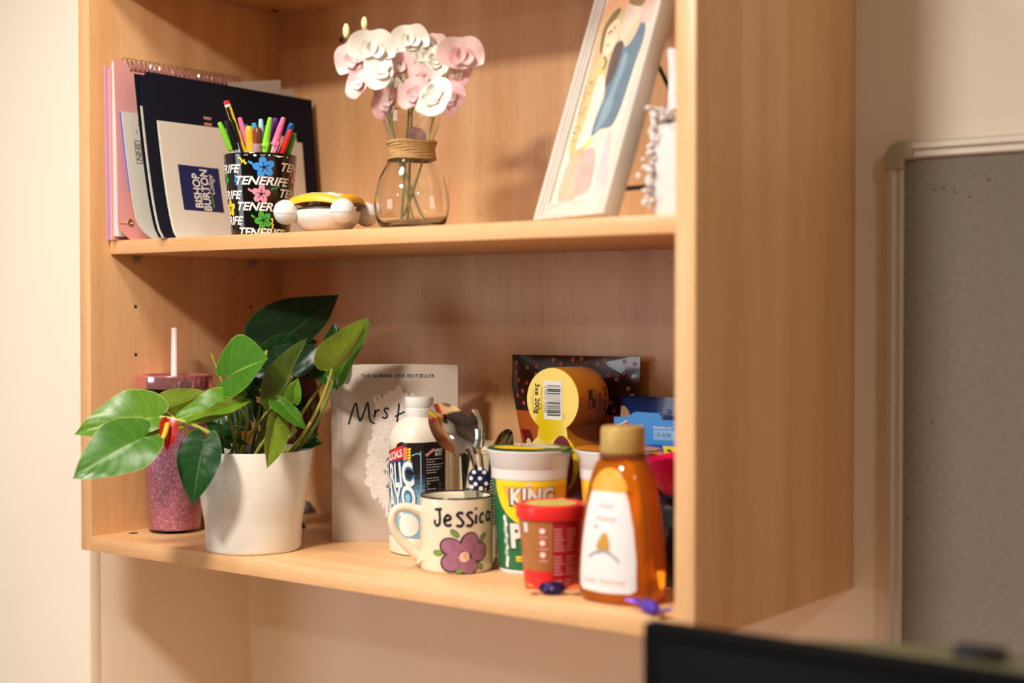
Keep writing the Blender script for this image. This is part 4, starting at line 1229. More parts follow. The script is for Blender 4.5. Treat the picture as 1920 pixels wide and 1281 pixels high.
g2, cs = [], []
for k in range(160):
    u, v = RND.uniform(0.03, 0.97), RND.uniform(0.04, 0.95)
    if all((u - p) ** 2 * 7 + (v - q) ** 2 > 0.020 for p, q in cs):
        cs.append((u, v))
        g2 += ring(u, v, 0.016, 0.036, 12, sx=0.37)
decal('ring_dots', g2, bmap(bfr), RNG, bag)
dl = lambda u, v, lift: (lambda q: (q[0], q[1] - lift - 0.0006, q[2]))((0 + (u * 2 - 1) * hw_(v), ln_(v) - th_(v) * (1 - abs(u * 2 - 1) ** 2.6) / 2 - 0.0012, bh * v))
decal('maroon_stripe', poly([(0.03, 0.60), (0.13, 0.60), (0.22, 0.40), (0.12, 0.40)]), dl, M('pack_maroon', (112, 22, 30), 0.35), bag, cut=(0.05, 0.05), lift=0.0006)
decal('cream_patch', circ(0.115, 0.525, 1, 14, 0.035, 0.030), dl, M('pack_cream', (226, 206, 160), 0.4), bag, lift=0.0010)

nbag = thing('navy_snack_bag', 'navy blue crimped snack bag behind the light blue pack', 'snack bag', (0.7375, -0.052, TS))
NVF = M('navy_film', (14, 34, 84), 0.2, var=0.12, coat=0.5)
hw2, th2, ln2 = (lambda s: 0.1035 - 0.004 * math.sin(s * 5)), (lambda s: 0.0012 + 0.045 * max(0, math.sin(min(1, s / 0.86) * PI)) ** 0.7), (lambda s: 0.012 * s)
nh = 0.1880
ob, nfr = pouch('bag_film', nbag, 0, 0, 0, nh, hw2, th2, ln2, NVF, wr=0.002, seed=7, nz=30)
g2 = []
for i in range(8): g2 += rect(0.02, 0.885 + i * 0.013, 0.98, 0.889 + i * 0.013)
decal('crimp_lines', g2, bmap(nfr), M('crimp_blue', (40, 66, 120), 0.25), nbag, cut=(0.04, 0.5))
decal('red_picture', circ(0.66, 0.62, 1, 36, 0.27, 0.14), bmap(nfr), M('red_picture', (150, 40, 36), 0.4, var=0.2, scale=80), nbag, cut=(0.05, 0.05))
decal('picture_rim', [q for q in [(lambda a: a)(x) for x in ring(0.66, 0.62, 0.14, 0.152, 40, sx=1.93)]], bmap(nfr), M('pale_rim', (206, 190, 170), 0.4), nbag, lift=0.0003)
g2 = []
for k in range(9): g2 += circ(0.62 + RND.uniform(-0.1, 0.14), 0.64 + RND.uniform(-0.05, 0.06), 1, 8, 0.012, 0.02)
decal('nut_picture', g2, bmap(nfr), M('nut_picture', (214, 160, 104), 0.5), nbag, lift=0.0005)

bpk = thing('light_blue_pack', 'light blue card snack pack with torn top and notched edge', 'snack pack', (0.6625, -0.106, TS))
LB = M('light_blue_card', (26, 124, 200), 0.32, var=0.08, scale=14)


def bl(u, v):  # photo-independent pack plan: u along x, v up, metres
    return (u, v)


top = [(0.0, 0.1675), (0.0165, 0.1680), (0.0215, 0.1695), (0.0265, 0.1735), (0.0310, 0.1745), (0.0615, 0.1740), (0.0632, 0.1705), (0.0655, 0.1668), (0.145, 0.1668)]
front = [(0.0, 0.0)] + top + [(0.145, 0.0)]
G().prism([(u, v) for u, v in front], 0.0, 0.0012, lambda u, v, h: (u, h, v)).build('front_card', LB, bpk, smooth=False)
G().box(0, 0.0012, 0.0012, 0.022, 0, 0.166).build('side_card', LB, bpk, smooth=False)
G().box(0.0012, 0.145, 0.0206, 0.022, 0, 0.158).build('back_card', LB, bpk, smooth=False)
G().box(0.0012, 0.145, 0.0012, 0.0206, 0, 0.0012).build('base_card', LB, bpk, smooth=False)
TORN = M('torn_card', (150, 112, 84), 0.8, var=0.15, scale=80)
G().grid(lambda u, v: (0.002 + 0.022 * u, 0.008 + 0.004 * math.sin(u * 5) * v + 0.004 * v, 0.150 + v * (0.026 + 0.004 * math.sin(u * 7 + 1) - 0.010 * u * u)), 10, 5).build('torn_flap', TORN, bpk)
lpn = plane((0, 0, 0), (1, 0, 0), (0, 0, 1))
decal('red_ribbon', poly(cr([(0.0010, 0.1570), (0.0090, 0.1590), (0.0180, 0.1635), (0.0185, 0.1535), (0.0090, 0.1495), (0.0010, 0.1480)], 4, True)), lpn, M('pack_red', (196, 40, 50), 0.35), bpk, lift=0.0004)
decal('ribbon_edge', stroke([(0.0008, 0.1574), (0.0090, 0.1596), (0.0184, 0.1642)], 0.0011), lpn, INKW, bpk, lift=0.0006)
decal('ribbon_script', stroke([(0.0035, 0.1530), (0.0050, 0.1570), (0.0065, 0.1528), (0.0080, 0.1560), (0.0098, 0.1533), (0.0118, 0.1598), (0.0126, 0.1540), (0.0145, 0.1590), (0.0165, 0.1570)], 0.0012), lpn, INKW, bpk, lift=0.0007)
decal('white_flash', poly([(0.0372, 0.1630), (0.0395, 0.1570), (0.0405, 0.1525), (0.0378, 0.1570)]), lpn, INKW, bpk, lift=0.0004)
decal('navy_star', poly([(0.0300, 0.1480), (0.0355, 0.1512), (0.0412, 0.1470), (0.0380, 0.1425), (0.0365, 0.1330), (0.0300, 0.1330)]), lpn, INKW, bpk, lift=0.0004)
decal('navy_star', poly([(0.0312, 0.1475), (0.0355, 0.1500), (0.0398, 0.1470), (0.0366, 0.1425), (0.0350, 0.1340), (0.0312, 0.1340)]), lpn, M('pack_navy', (20, 28, 84), 0.35), bpk, lift=0.0007)
decal('lettering', xf(text('Best Before End', 0.0027, bold=0.01, align='L'), 0.0535, 0.1580), lpn, INKW, bpk, lift=0.0004)
decal('date_panel', rect(0.0535, 0.1440, 0.0870, 0.1553), lpn, M('pack_pale_blue', (120, 170, 214), 0.4), bpk, lift=0.0004)
decal('date_stamp', xf(text('18 APR', 0.0052, sx=0.95, align='L'), 0.0565, 0.1500, -0.04), lpn, M('stamp_grey', (60, 84, 120), 0.5), bpk, lift=0.0006)
decal('lower_field', poly([(0.0, 0.0), (0.145, 0.0), (0.145, 0.1385), (0.0500, 0.1385), (0.020, 0.134), (0.0, 0.126)]), lpn, M('pack_royal', (18, 78, 166), 0.35, var=0.06), bpk, lift=0.0003)
decal('dark_circle', circ(0.0430, 0.1060, 1, 36, 0.0260, 0.0250), lpn, M('pack_midnight', (14, 20, 44), 0.35), bpk, lift=0.0006)
decal('yellow_tab', poly([(0.0660, 0.1375), (0.1000, 0.1375), (0.1000, 0.1170), (0.0790, 0.1170), (0.0710, 0.1220), (0.0672, 0.1290)]), lpn, M('pack_yellow', (246, 212, 50), 0.35), bpk, lift=0.0006)
decal('lettering', xf(text('3', 0.0105, bold=0.02), 0.0748, 0.1285), lpn, INKK, bpk, lift=0.0009)
decal('lettering', xf(text('SNACK', 0.0036, align='L'), 0.0800, 0.1245), lpn, INKK, bpk, lift=0.0009)

dbag = thing('dark_snack_bag', 'dark navy snack bag lying under the magenta bowl beside honey', 'snack bag', (0.812, -0.182, TS))
pouch('bag_film', dbag, 0, 0, 0, 0.093, lambda s: 0.066 + 0.004 * math.sin(s * 4), lambda s: 0.072 * math.sin(min(1, max(0.0, s * 0.9 + 0.1)) * PI) ** 0.35 + 0.001, lambda s: 0, M('midnight_film', (12, 14, 30), 0.25, var=0.15, coat=0.4), wr=0.003, seed=12)
bowl = thing('magenta_bowl', 'bright magenta plastic bowl tilted at the right end of the shelf', 'bowl', (0.8120, -0.1850, TS + 0.0935), 0)
bowl.rotation_euler = (0.0, math.radians(-10), math.radians(20))
bowl.location.z = TS + 0.1005
G().lathe([(0, 0), (0.026, 0), (0.030, 0.0015), (0.040, 0.016), (0.0470, 0.036), (0.0480, 0.0400), (0.0468, 0.0405), (0.0455, 0.036), (0.0385, 0.017), (0.028, 0.004), (0, 0.003)], 56).build('bowl_wall', M('magenta_plastic', (232, 16, 100), 0.35, var=0.03), bowl)
tag(G().ball((0.8565, -0.2600, TS + 0.0075 + 0.0), 0.0075, 16, 10).build('red_sweet', M('red_foil', (170, 40, 34), 0.25, 0.4, var=0.2, scale=200, bump=0.5)), 'small red foil wrapped sweet behind the honey bottle', 'sweet')


def sweet(label, loc, rz, colA, colB, L=0.042, tilt=0):
    t = thing('wrapped_sweet', label, 'sweet', loc, rz, 'wrapped chocolates on the shelf edge')
    A = M('sweet_%d_%d_%d' % colA, colA, 0.22, 0.5, var=0.25, scale=260, bump=0.6, bscale=300)
    Bm = M('sweet_%d_%d_%d' % colB, colB, 0.22, 0.5, var=0.25, scale=260, bump=0.6, bscale=300)
    r = 0.0066

    def body(u, v):
        a = 2 * PI * u
        k = math.sin(PI * min(1, max(0, v))) ** 0.5 * r + 0.0010
        k *= 1 + 0.10 * math.sin(5 * a + v * 9)
        return ((v - 0.5) * L * 0.66, k * math.cos(a), r * 1.05 + k * math.sin(a) * 0.92)
    G().grid(body, 20, 14, closeu=True).build('sweet_body', A, t)
    for s in (-1, 1):
        def tw(u, v, s=s):
            y = (u - 0.5) * (0.003 + 0.019 * v)
            return (s * (L * 0.32 + v * 0.013), y, r + 0.0022 * math.sin(u * 14) * v + 0.002 * v * s * (-1 if s < 0 else 1))
        G().grid(tw, 14, 4).build('twist_end', Bm, t)
    return t


sweet('dark purple and orange wrapped chocolate in front of the red tub', (0.7240, -0.3150, TS), 0.62, (44, 28, 80), (226, 106, 58))
sweet('bright violet wrapped chocolate on the shelf edge by honey bottle', (0.8530, -0.3360, TS), -0.55, (92, 64, 190), (84, 56, 184), 0.050)

# ================================================================== MIDDLE SHELF
# ------------------------------------------------------------------ folders against the left panel


def sheet(name, parent, mat, y0, y1, z0, z1, xf_, th=0.0012, front=None, topf=None, ny=16, nz=20, label=None):
    """upright sheet: xf_(s, t) is x at height fraction s and depth fraction t; front(s) shifts the near edge, topf(t) lowers the top"""
    def fn(sx):
        def f(u, v):
            ya = y0 + (front(v) if front else 0)
            zt = z1 - (topf(u) if topf else 0)
            return (xf_(v, u) + sx, ya + (y1 - ya) * u, z0 + (zt - z0) * v)
        return f
    g = G()
    A, Bf = fn(0), fn(-th)
    g.grid(A, ny, nz)
    g.grid(lambda u, v: Bf(1 - u, v), ny, nz)
    g.grid(lambda u, v: tuple(a * (1 - v) + b * v for a, b in zip(Bf(0, u), A(0, u))), nz, 1)
    g.grid(lambda u, v: tuple(a * (1 - v) + b * v for a, b in zip(A(1, u), Bf(1, u))), nz, 1)
    g.grid(lambda u, v: tuple(a * (1 - v) + b * v for a, b in zip(A(u, 1), Bf(u, 1))), ny, 1)
    g.grid(lambda u, v: tuple(a * (1 - v) + b * v for a, b in zip(Bf(u, 0), A(u, 0))), ny, 1)
    o = g.build(name, mat, parent, world=True, weld=True, angle=50)
    if label: o['label'] = label
    return o


def smap(y0, y1, z0, z1, xf_, front=None, topf=None):
    """(u along depth in m from the near edge, v height in m)"""
    def f(u, v, lift):
        t = u / (y1 - y0)
        s = v / (z1 - z0)
        ya = y0 + (front(s) if front else 0)
        zt = z1 - (topf(t) if topf else 0)
        return (xf_(s, t) + lift, ya + (y1 - ya) * t, z0 + (zt - z0) * s)
    return f


def lerp(a, b, t): return a + (b - a) * t


ZB = Z1 + 0.0004
LIL = M('lilac_plastic', (214, 172, 208), 0.35, var=0.02)
wal = thing('lilac_wallet', 'lilac plastic document wallet with white papers against the left panel', 'document wallet', (0.03, -0.18, Z1))
sheet('back_cover', wal, LIL, -0.328, -0.05, ZB, 0.626, lambda s, t: lerp(0.0265, 0.0235, s))
sheet('front_cover', wal, LIL, -0.326, -0.05, ZB, 0.610, lambda s, t: lerp(0.0325, 0.0300, s), front=lambda s: 0.006 * s)
for i in range(3):
    sheet('paper_sheet', wal, PAPER, -0.322 + i * 0.002, -0.06, ZB + 0.001, 0.619 - i * 0.002, lambda s, t, i=i: lerp(0.0278, 0.0250, s) + i * 0.0013, th=0.0009)

nbk = thing('spiral_notebook', 'pink wire-bound notebook with white pages and gold eyelet elastic', 'notebook', (0.05, -0.2, Z1))
NX0 = lambda s, t: lerp(0.0385, 0.0345, s)
sheet('back_cover', nbk, PINK, -0.330, -0.105, ZB, 0.6325, NX0, front=lambda s: 0.012 * max(0, s - 0.94) / 0.06 * max(0, s - 0.94) / 0.06, topf=lambda t: 0.0)
for i in range(7):
    sheet('page', nbk, PAPER, -0.327 + 0.0008 * (i % 3), -0.107, ZB + 0.004 + 0.0006 * (i % 2), 0.630, lambda s, t, i=i: lerp(0.0400 + i * 0.0014, 0.0375 + i * 0.0008, s) + 0.002 * math.sin(PI * s) * (i / 6), th=0.0008)
fx = lambda s, t: lerp(0.0530, 0.0455, s) + 0.0015 * math.sin(PI * s)
sheet('front_cover', nbk, PINK, -0.331, -0.105, ZB, 0.6315, fx, front=lambda s: 0.020 * max(0, 0.07 - s) ** 2 / 0.0049)
hx = []
NR = 27
for k in range(NR * 16 + 1):
    a = 2 * PI * k / 16
    y = -0.312 + 0.2005 * k / (NR * 16)
    hx.append((0.0405 + 0.0088 * math.cos(a), y, 0.6275 + 0.0095 * math.sin(a)))
G().tube(hx, 0.00085, 6).build('spiral_wire', M('silver_wire', (196, 186, 172), 0.22, 1, var=0.03), nbk, world=True)
GOLD = M('gold_eyelet', (190, 150, 96), 0.25, 1, var=0.03)
em = smap(-0.331, -0.105, ZB, 0.6315, fx)
decal('elastic_loop', rect(0.000, 0.0205, 0.0165, 0.0232), lambda u, v, l: tuple(a - b for a, b in zip(em(u, v, l), (0.05, -0.2, Z1))), M('peach_elastic', (240, 190, 150), 0.6), nbk, cut=0.004, lift=0.0008)
q = em(0.0190, 0.0225, 0.0008)
G().tube([(q[0], q[1] + 0.0034 * math.cos(2 * PI * k / 20), q[2] + 0.0034 * math.sin(2 * PI * k / 20)) for k in range(20)], 0.0009, 8, closed=True).build('eyelet', GOLD, nbk, world=True)

lpp = thing('loose_papers', 'loose cream papers sticking up behind the navy folder', 'papers', (0.06, -0.12, Z1))
for i, (y0, y1, z1, dx) in enumerate(((-0.158, -0.060, 0.637, 0.0), (-0.140, -0.037, 0.6265, 0.0012), (-0.12, -0.032, 0.618, 0.0024))):
    sheet('paper_sheet', lpp, CREAM, y0, y1, ZB, z1, lambda s, t, dx=dx: lerp(0.074, 0.069, s) + dx, topf=lambda t: 0.016 * (1 - t), th=0.0007)

# leaflet with a curved lower corner
lft = thing('health_leaflet', 'cream leaflet with a boxed grey emblem bowing in front of the pink notebook', 'leaflet', (0.07, -0.22, Z1))
lx = lambda s, t: lerp(lerp(0.0965, 0.0565, min(1, s * 1.0) ** 0.62), lerp(0.088, 0.072, s), t)
lfr = lambda s: 0.016 * max(0, 0.16 - s) ** 2 / 0.0256
LZ1 = 0.5645
sheet('leaflet_sheet', lft, CREAM, -0.3275, -0.12, ZB, LZ1, lx, front=lfr, th=0.0009)
sheet('violet_back_sheet', lft, M('violet_sheet', (132, 120, 200), 0.6), -0.3300, -0.14, ZB + 0.060, LZ1 - 0.001, lambda s, t: lx((s * (LZ1 - ZB - 0.061) + 0.060) / (LZ1 - ZB), t) - 0.0013, th=0.0005)
lm0 = smap(-0.3275, -0.12, ZB, LZ1, lx, lfr)
lm = lambda u, v, l: tuple(a - b for a, b in zip(lm0(u, v, l), (0.07, -0.22, Z1)))
GRP = M('grey_print', (128, 120, 108), 0.6)
decal('printed_box', rect(0.0140, 0.0975, 0.0236, 0.0985) + rect(0.0140, 0.1265, 0.0236, 0.1275) + rect(0.0140, 0.0975, 0.0150, 0.1275) + rect(0.0226, 0.0975, 0.0236, 0.1275), lm, GRP, lft, lift=0.0003)
decal('lettering', xf(text('NHS', 0.0068, shear=0.15, bold=0.03, sx=1.2), 0.0188, 0.1125, PI / 2), lm, GRP, lft, lift=0.0003)
decal('lettering', xf(text('Digital', 0.0062, sx=0.95), 0.0330, 0.1130, PI / 2), lm, GRP, lft, lift=0.0003)
decal('curl_mark', stroke([(0.018, 0.136), (0.0205, 0.139), (0.0185, 0.142)], 0.0008) + stroke([(0.022, 0.147), (0.0245, 0.150), (0.0235, 0.154)], 0.0009), lm, GRP, lft, lift=0.0003)

# navy presentation folder
nvf = thing('navy_folder', 'large navy card presentation folder leaning across the shelf corner', 'folder', (0.10, -0.18, Z1))


def nx(s, t):
    front_ = lerp(0.1375, 0.0905, min(1, max(0, s)) ** 0.60)
    back_ = lerp(0.1165, 0.0985, s)
    return lerp(front_, back_, t) + 0.004 * math.sin(PI * t) * (1 - s)


NZ1 = 0.6135
sheet('back_cover', nvf, NAVY, -0.3290, -0.034, ZB, NZ1 - 0.004, lambda s, t: nx(s, t) - 0.0062, th=0.0012)
sheet('cream_insert', nvf, CREAM, -0.3270, -0.045, ZB, NZ1 - 0.045, lambda s, t: nx(s * (NZ1 - 0.045 - ZB) / (NZ1 - ZB), t) - 0.0030, th=0.0010)
nfr2 = lambda s: 0.012 * max(0, s - 0.93) ** 2 / 0.0049
sheet('front_cover', nvf, NAVY, -0.3255, -0.028, ZB, NZ1, nx, front=nfr2, topf=lambda t: 0.004 * t, th=0.0014)
nm0 = smap(-0.3255, -0.028, ZB, NZ1, nx, nfr2, lambda t: 0.004 * t)
NO = (0.10, -0.18, Z1)
nm_ = lambda u, v, l: tuple(a - b for a, b in zip(nm0(u, v, l), NO))
ROSE = M('rose_gold_print', (206, 150, 118), 0.35, 0.3, var=0.05)
decal('rose_gold_mark', rect(0.0960, 0.1610, 0.1090, 0.1648), nm_, ROSE, nvf, lift=0.0003)
decal('rose_gold_mark', rect(0.0960, 0.1530, 0.1090, 0.1568), nm_, ROSE, nvf, lift=0.0003)
decal('scuff_mark', stroke([(0.018, 0.083), (0.0195, 0.078), (0.0205, 0.073), (0.0200, 0.068)], 0.0008), nm_, M('scuff_grey', (110, 112, 120), 0.7), nvf, lift=0.0003)

# cream college booklet in front of the folder
ccb = thing('college_booklet', 'cream college booklet with a navy square emblem behind the pen cup', 'booklet', (0.11, -0.16, Z1))
CZ1 = 0.5505
cxf = lambda s, t: nx(s * (CZ1 - ZB) / (NZ1 - ZB), (0.016 + t * 0.250) / 0.2975 + 0.0) + 0.0035
CY0, CY1 = -0.3080, -0.0560
ctop = lambda t: (0.0 if t < 0.16 else 0.0045 - 0.0045 * 0.1) + 0.004 * t
sheet('back_sheet', ccb, CREAM, CY0, CY1 - 0.01, ZB, CZ1 + 0.001, lambda s, t: cxf(s, t) - 0.0012, th=0.0009)
sheet('cover_sheet', ccb, CREAM, CY0 + 0.0015, CY1, ZB, CZ1 - 0.002, cxf, th=0.0010, topf=lambda t: 0.003 * t)
cm0 = smap(CY0 + 0.0015, CY1, ZB, CZ1 - 0.002, cxf, None, lambda t: 0.003 * t)
cmm = lambda u, v, l: tuple(a - b for a, b in zip(cm0(u, v, l), (0.11, -0.16, Z1)))
decal('navy_square', rect(0.0230, 0.0375, 0.0900, 0.0960), cmm, M('emblem_navy', (16, 32, 84), 0.45, var=0.04), ccb, cut=(0.01, 0.01), lift=0.0004)
decal('lettering', xf(text('BISHOP', 0.0122, bold=0.025, sx=0.78), 0.0490, 0.0640, PI / 2), cmm, INKW, ccb, cut=(0.02, 0.01), lift=0.0007)
decal('lettering', xf(text('BURTON', 0.0122, bold=0.025, sx=0.78), 0.0630, 0.0655, PI / 2), cmm, INKW, ccb, cut=(0.02, 0.01), lift=0.0007)
decal('lettering', xf(text('College', 0.0090, shear=0.4, sx=0.68), 0.0735, 0.0735, PI / 2), cmm, INKW, ccb, cut=(0.02, 0.01), lift=0.0007)
decal('green_bar', rect(0.0715, 0.0425, 0.0750, 0.0590), cmm, M('emblem_green', (66, 124, 74), 0.5), ccb, lift=0.0007)

# ------------------------------------------------------------------ pen cup
CX, CY = 0.2480, -0.2680
cup = thing('pen_cup', 'black tapered pen cup printed with TENERIFE and bright hibiscus flowers', 'pen cup', (CX, CY, Z1))
CB = M('cup_black', (12, 11, 11), 0.10, var=0.15, coat=0.4)
cprof = [(0.0340, 0.0), (0.0352, 0.0015), (0.0364, 0.010), (0.0446, 0.0975)]
G().lathe([(0, 0.001), (0.0335, 0.001), (0.0345, 0.0)] + cprof[1:] + [(0.0447, 0.0985), (0.0441, 0.0995), (0.0433, 0.0985), (0.0425, 0.0960), (0.0352, 0.010), (0.033, 0.006), (0, 0.006)], 72).build('cup_wall', CB, cup, angle=50)
ca = math.atan2(-1.267, 1.348)
cmap_ = cyl(cprof, ca, 0.0425)
BR = dict(shear=0.30, bold=0.028, sx=1.22, space=1.0)


def tenerife(u, v):
    decal('lettering', xf(text('TENERIFE', 0.0098, **BR), u, v, -0.03), cmap_, INKW, cup, cut=(0.003, 0.1), lift=0.0005)


for v, u in ((0.0815, 1), (0.0655, 0), (0.0500, 1), (0.0345, 0), (0.0190, 1), (0.0035, 0)):
    if u: tenerife(-0.0600, v), tenerife(0.0625, v + 0.0005)
    else: tenerife(0.0040, v)


def hibiscus(u, v, r, col, rot=0.0):
    c = M('hibiscus_%d_%d_%d' % col, col, 0.2, var=0.08, scale=200)
    g = []
    for k in range(5):
        a = rot + 2 * PI * k / 5
        g += circ(u + r * 0.60 * math.cos(a), v + r * 0.56 * math.sin(a), 1, 14, r * 0.46, r * 0.36, a)
    decal('hibiscus_print', g, cmap_, c, cup, cut=(0.003, 0.1), lift=0.0005)
    g = circ(u, v, r * 0.10, 8)
    for k in range(5):
        a = rot + 2 * PI * k / 5
        g += stroke([(u + r * 0.1 * math.cos(a), v + r * 0.1 * math.sin(a)), (u + r * 0.5 * math.cos(a), v + r * 0.5 * math.sin(a))], r * 0.06, smooth=False)
    decal('hibiscus_centre', g, cmap_, CB, cup, lift=0.0009)
    g = stroke([(u - r * 1.0, v + r * 0.25), (u - r * 1.35, v + r * 0.45)], r * 0.16, smooth=False)
    for k in range(3): g += circ(u - r * (1.12 + 0.12 * k), v + r * (0.40 + 0.06 * k), r * 0.11, 6)
    decal('stamen_print', g, cmap_, c, cup, lift=0.0005)


hibiscus(0.0045, 0.0815, 0.0128, (66, 146, 224), 0.5)
hibiscus(0.0010, 0.0495, 0.0115, (226, 142, 164), 0.2)
hibiscus(0.0040, 0.0180, 0.0115, (70, 160, 52), 0.7)
hibiscus(-0.0480, 0.0335, 0.0105, (236, 204, 50), 0.3)
hibiscus(-0.0560, 0.0700, 0.0100, (56, 140, 66), 0.9)
hibiscus(0.0560, 0.0700, 0.0100, (226, 142, 164), 0.9)
hibiscus(0.0560, 0.0360, 0.0100, (66, 146, 224), 0.9)


def gecko(u, v, col, rot):
    c = M('hibiscus_%d_%d_%d' % col, col, 0.2, var=0.08, scale=200)
    g = stroke([(-0.0055, 0.0015), (-0.0045, 0.0035), (-0.0020, 0.0020), (0.0010, 0), (0.0040, -0.0010), (0.0062, -0.0015)], 0.0020)
    for x in (-0.001, 0.0032): g += stroke([(x - 0.001, 0.0028), (x, 0.0), (x + 0.001, -0.0032)], 0.0010, smooth=False)
    decal('gecko_print', xf(g, u, v, rot), cmap_, c, cup, lift=0.0005)


gecko(-0.0215, 0.0890, (236, 204, 50), -0.25)
gecko(-0.0330, 0.0665, (66, 146, 224), -1.0)
gecko(0.0200, 0.0570, (56, 140, 66), 0.8)
gecko(0.0160, 0.0140, (236, 204, 50), -1.0)
decal('rim_chips', xf(circ(-0.0265, 0.1000, 0.0010, 8) + rect(-0.0190, 0.0998, -0.0140, 0.1005) + circ(-0.0060, 0.0996, 0.0018, 8, 1.2, 0.8) + rect(0.0, 0.0996, 0.0060, 0.1003) + circ(0.0105, 0.1000, 0.0012, 8) + poly([(0.0150, 0.1004), (0.0290, 0.0996), (0.0220, 0.0978)]) + circ(0.0345, 0.0990, 0.0012, 8), 0, -0.0040), cmap_, INKW, cup, lift=0.0006)

# pens in the cup: label, top point, base offset in the cup, cap colour, barrel colour, kind
PK = [
    ('lime capped ballpoint leaning furthest left in the pen cup', (0.23,-0.3181,0.5381), (0.004, 0.008), (122, 204, 40), (190, 190, 186), 'biro'),
    ('black ballpoint just right of the lime pen in the pen cup', (0.2405,-0.3164,0.5394), (0.006, 0.002), (18, 18, 20), (170, 168, 164), 'biro'),
    ('slim black and silver pen left of the pencil in the cup', (0.2418,-0.3091,0.5407), (0.008, -0.006), (16, 16, 18), (190, 196, 214), 'slim'),
    ('yellow and black striped pencil with red tip, tallest in the cup', (0.2364,-0.3126,0.564), (0.016, 0.000), (238, 206, 40), (238, 206, 40), 'pencil'),
    ('pink capped ballpoint directly right of the striped pencil', (0.242,-0.2963,0.5452), (0.010, 0.010), (240, 110, 160), (236, 130, 170), 'biro'),
    ('amber domed gel crayon in the middle of the pen cup', (0.2547,-0.2932,0.5342), (0.004, -0.004), (242, 176, 40), (242, 176, 40), 'crayon'),
    ('brown domed gel crayon in a clear barrel in the pen cup', (0.2657,-0.2887,0.5325), (0.006, -0.012), (112, 56, 36), (170, 130, 140), 'crayon'),
    ('teal pen almost hidden between pink and amber pens', (0.236,-0.2821,0.5387), (0.006, 0.020), (40, 150, 180), (40, 150, 180), 'slim'),
    ('turquoise pen behind the amber crayon in the cup', (0.2486,-0.2788,0.54), (0.0, 0.018), (50, 168, 200), (50, 168, 200), 'slim'),
    ('pale aqua capped pen in the middle of the pen cup', (0.2665,-0.2841,0.5426), (-0.002, 0.010), (164, 218, 216), (150, 210, 208), 'biro'),
    ('red pen partly hidden between aqua and lime pens', (0.2649,-0.273,0.5335), (-0.004, 0.012), (206, 40, 60), (206, 40, 60), 'biro'),
    ('lime capped pen with clear barrel right of centre in the cup', (0.2809,-0.2819,0.5436), (-0.008, -0.008), (136, 214, 48), (150, 220, 60), 'cap'),
    ('purple capped pen between lime and pink pens', (0.2773,-0.2696,0.5446), (-0.012, 0.006), (92, 44, 150), (90, 50, 140), 'biro'),
    ('pink capped pen with clear barrel at the right of the cup', (0.2909,-0.2694,0.5442), (-0.012, -0.012), (240, 112, 160), (214, 196, 190), 'cap'),
    ('red pen at the far right edge of the cup', (0.2941,-0.261,0.5299), (-0.016, 0.002), (222, 50, 44), (222, 50, 44), 'biro'),
    ('blue ended pen at the right back of the cup', (0.2842,-0.2494,0.5396), (-0.016, 0.014), (28, 110, 200), (28, 110, 200), 'slim'),
    ('green pen just visible at far right behind the red pen', (0.2926,-0.2522,0.5263), (-0.014, 0.010), (70, 150, 60), (70, 150, 60), 'biro'),
    ('small blue pen end behind the lime capped pen', (0.2523,-0.261,0.5383), (-0.006, 0.020), (44, 90, 180), (44, 90, 180), 'slim'),
]
PENNAME = {'biro': 'ballpoint_pen', 'cap': 'ballpoint_pen', 'slim': 'slim_pen', 'pencil': 'striped_pencil', 'crayon': 'gel_crayon'}
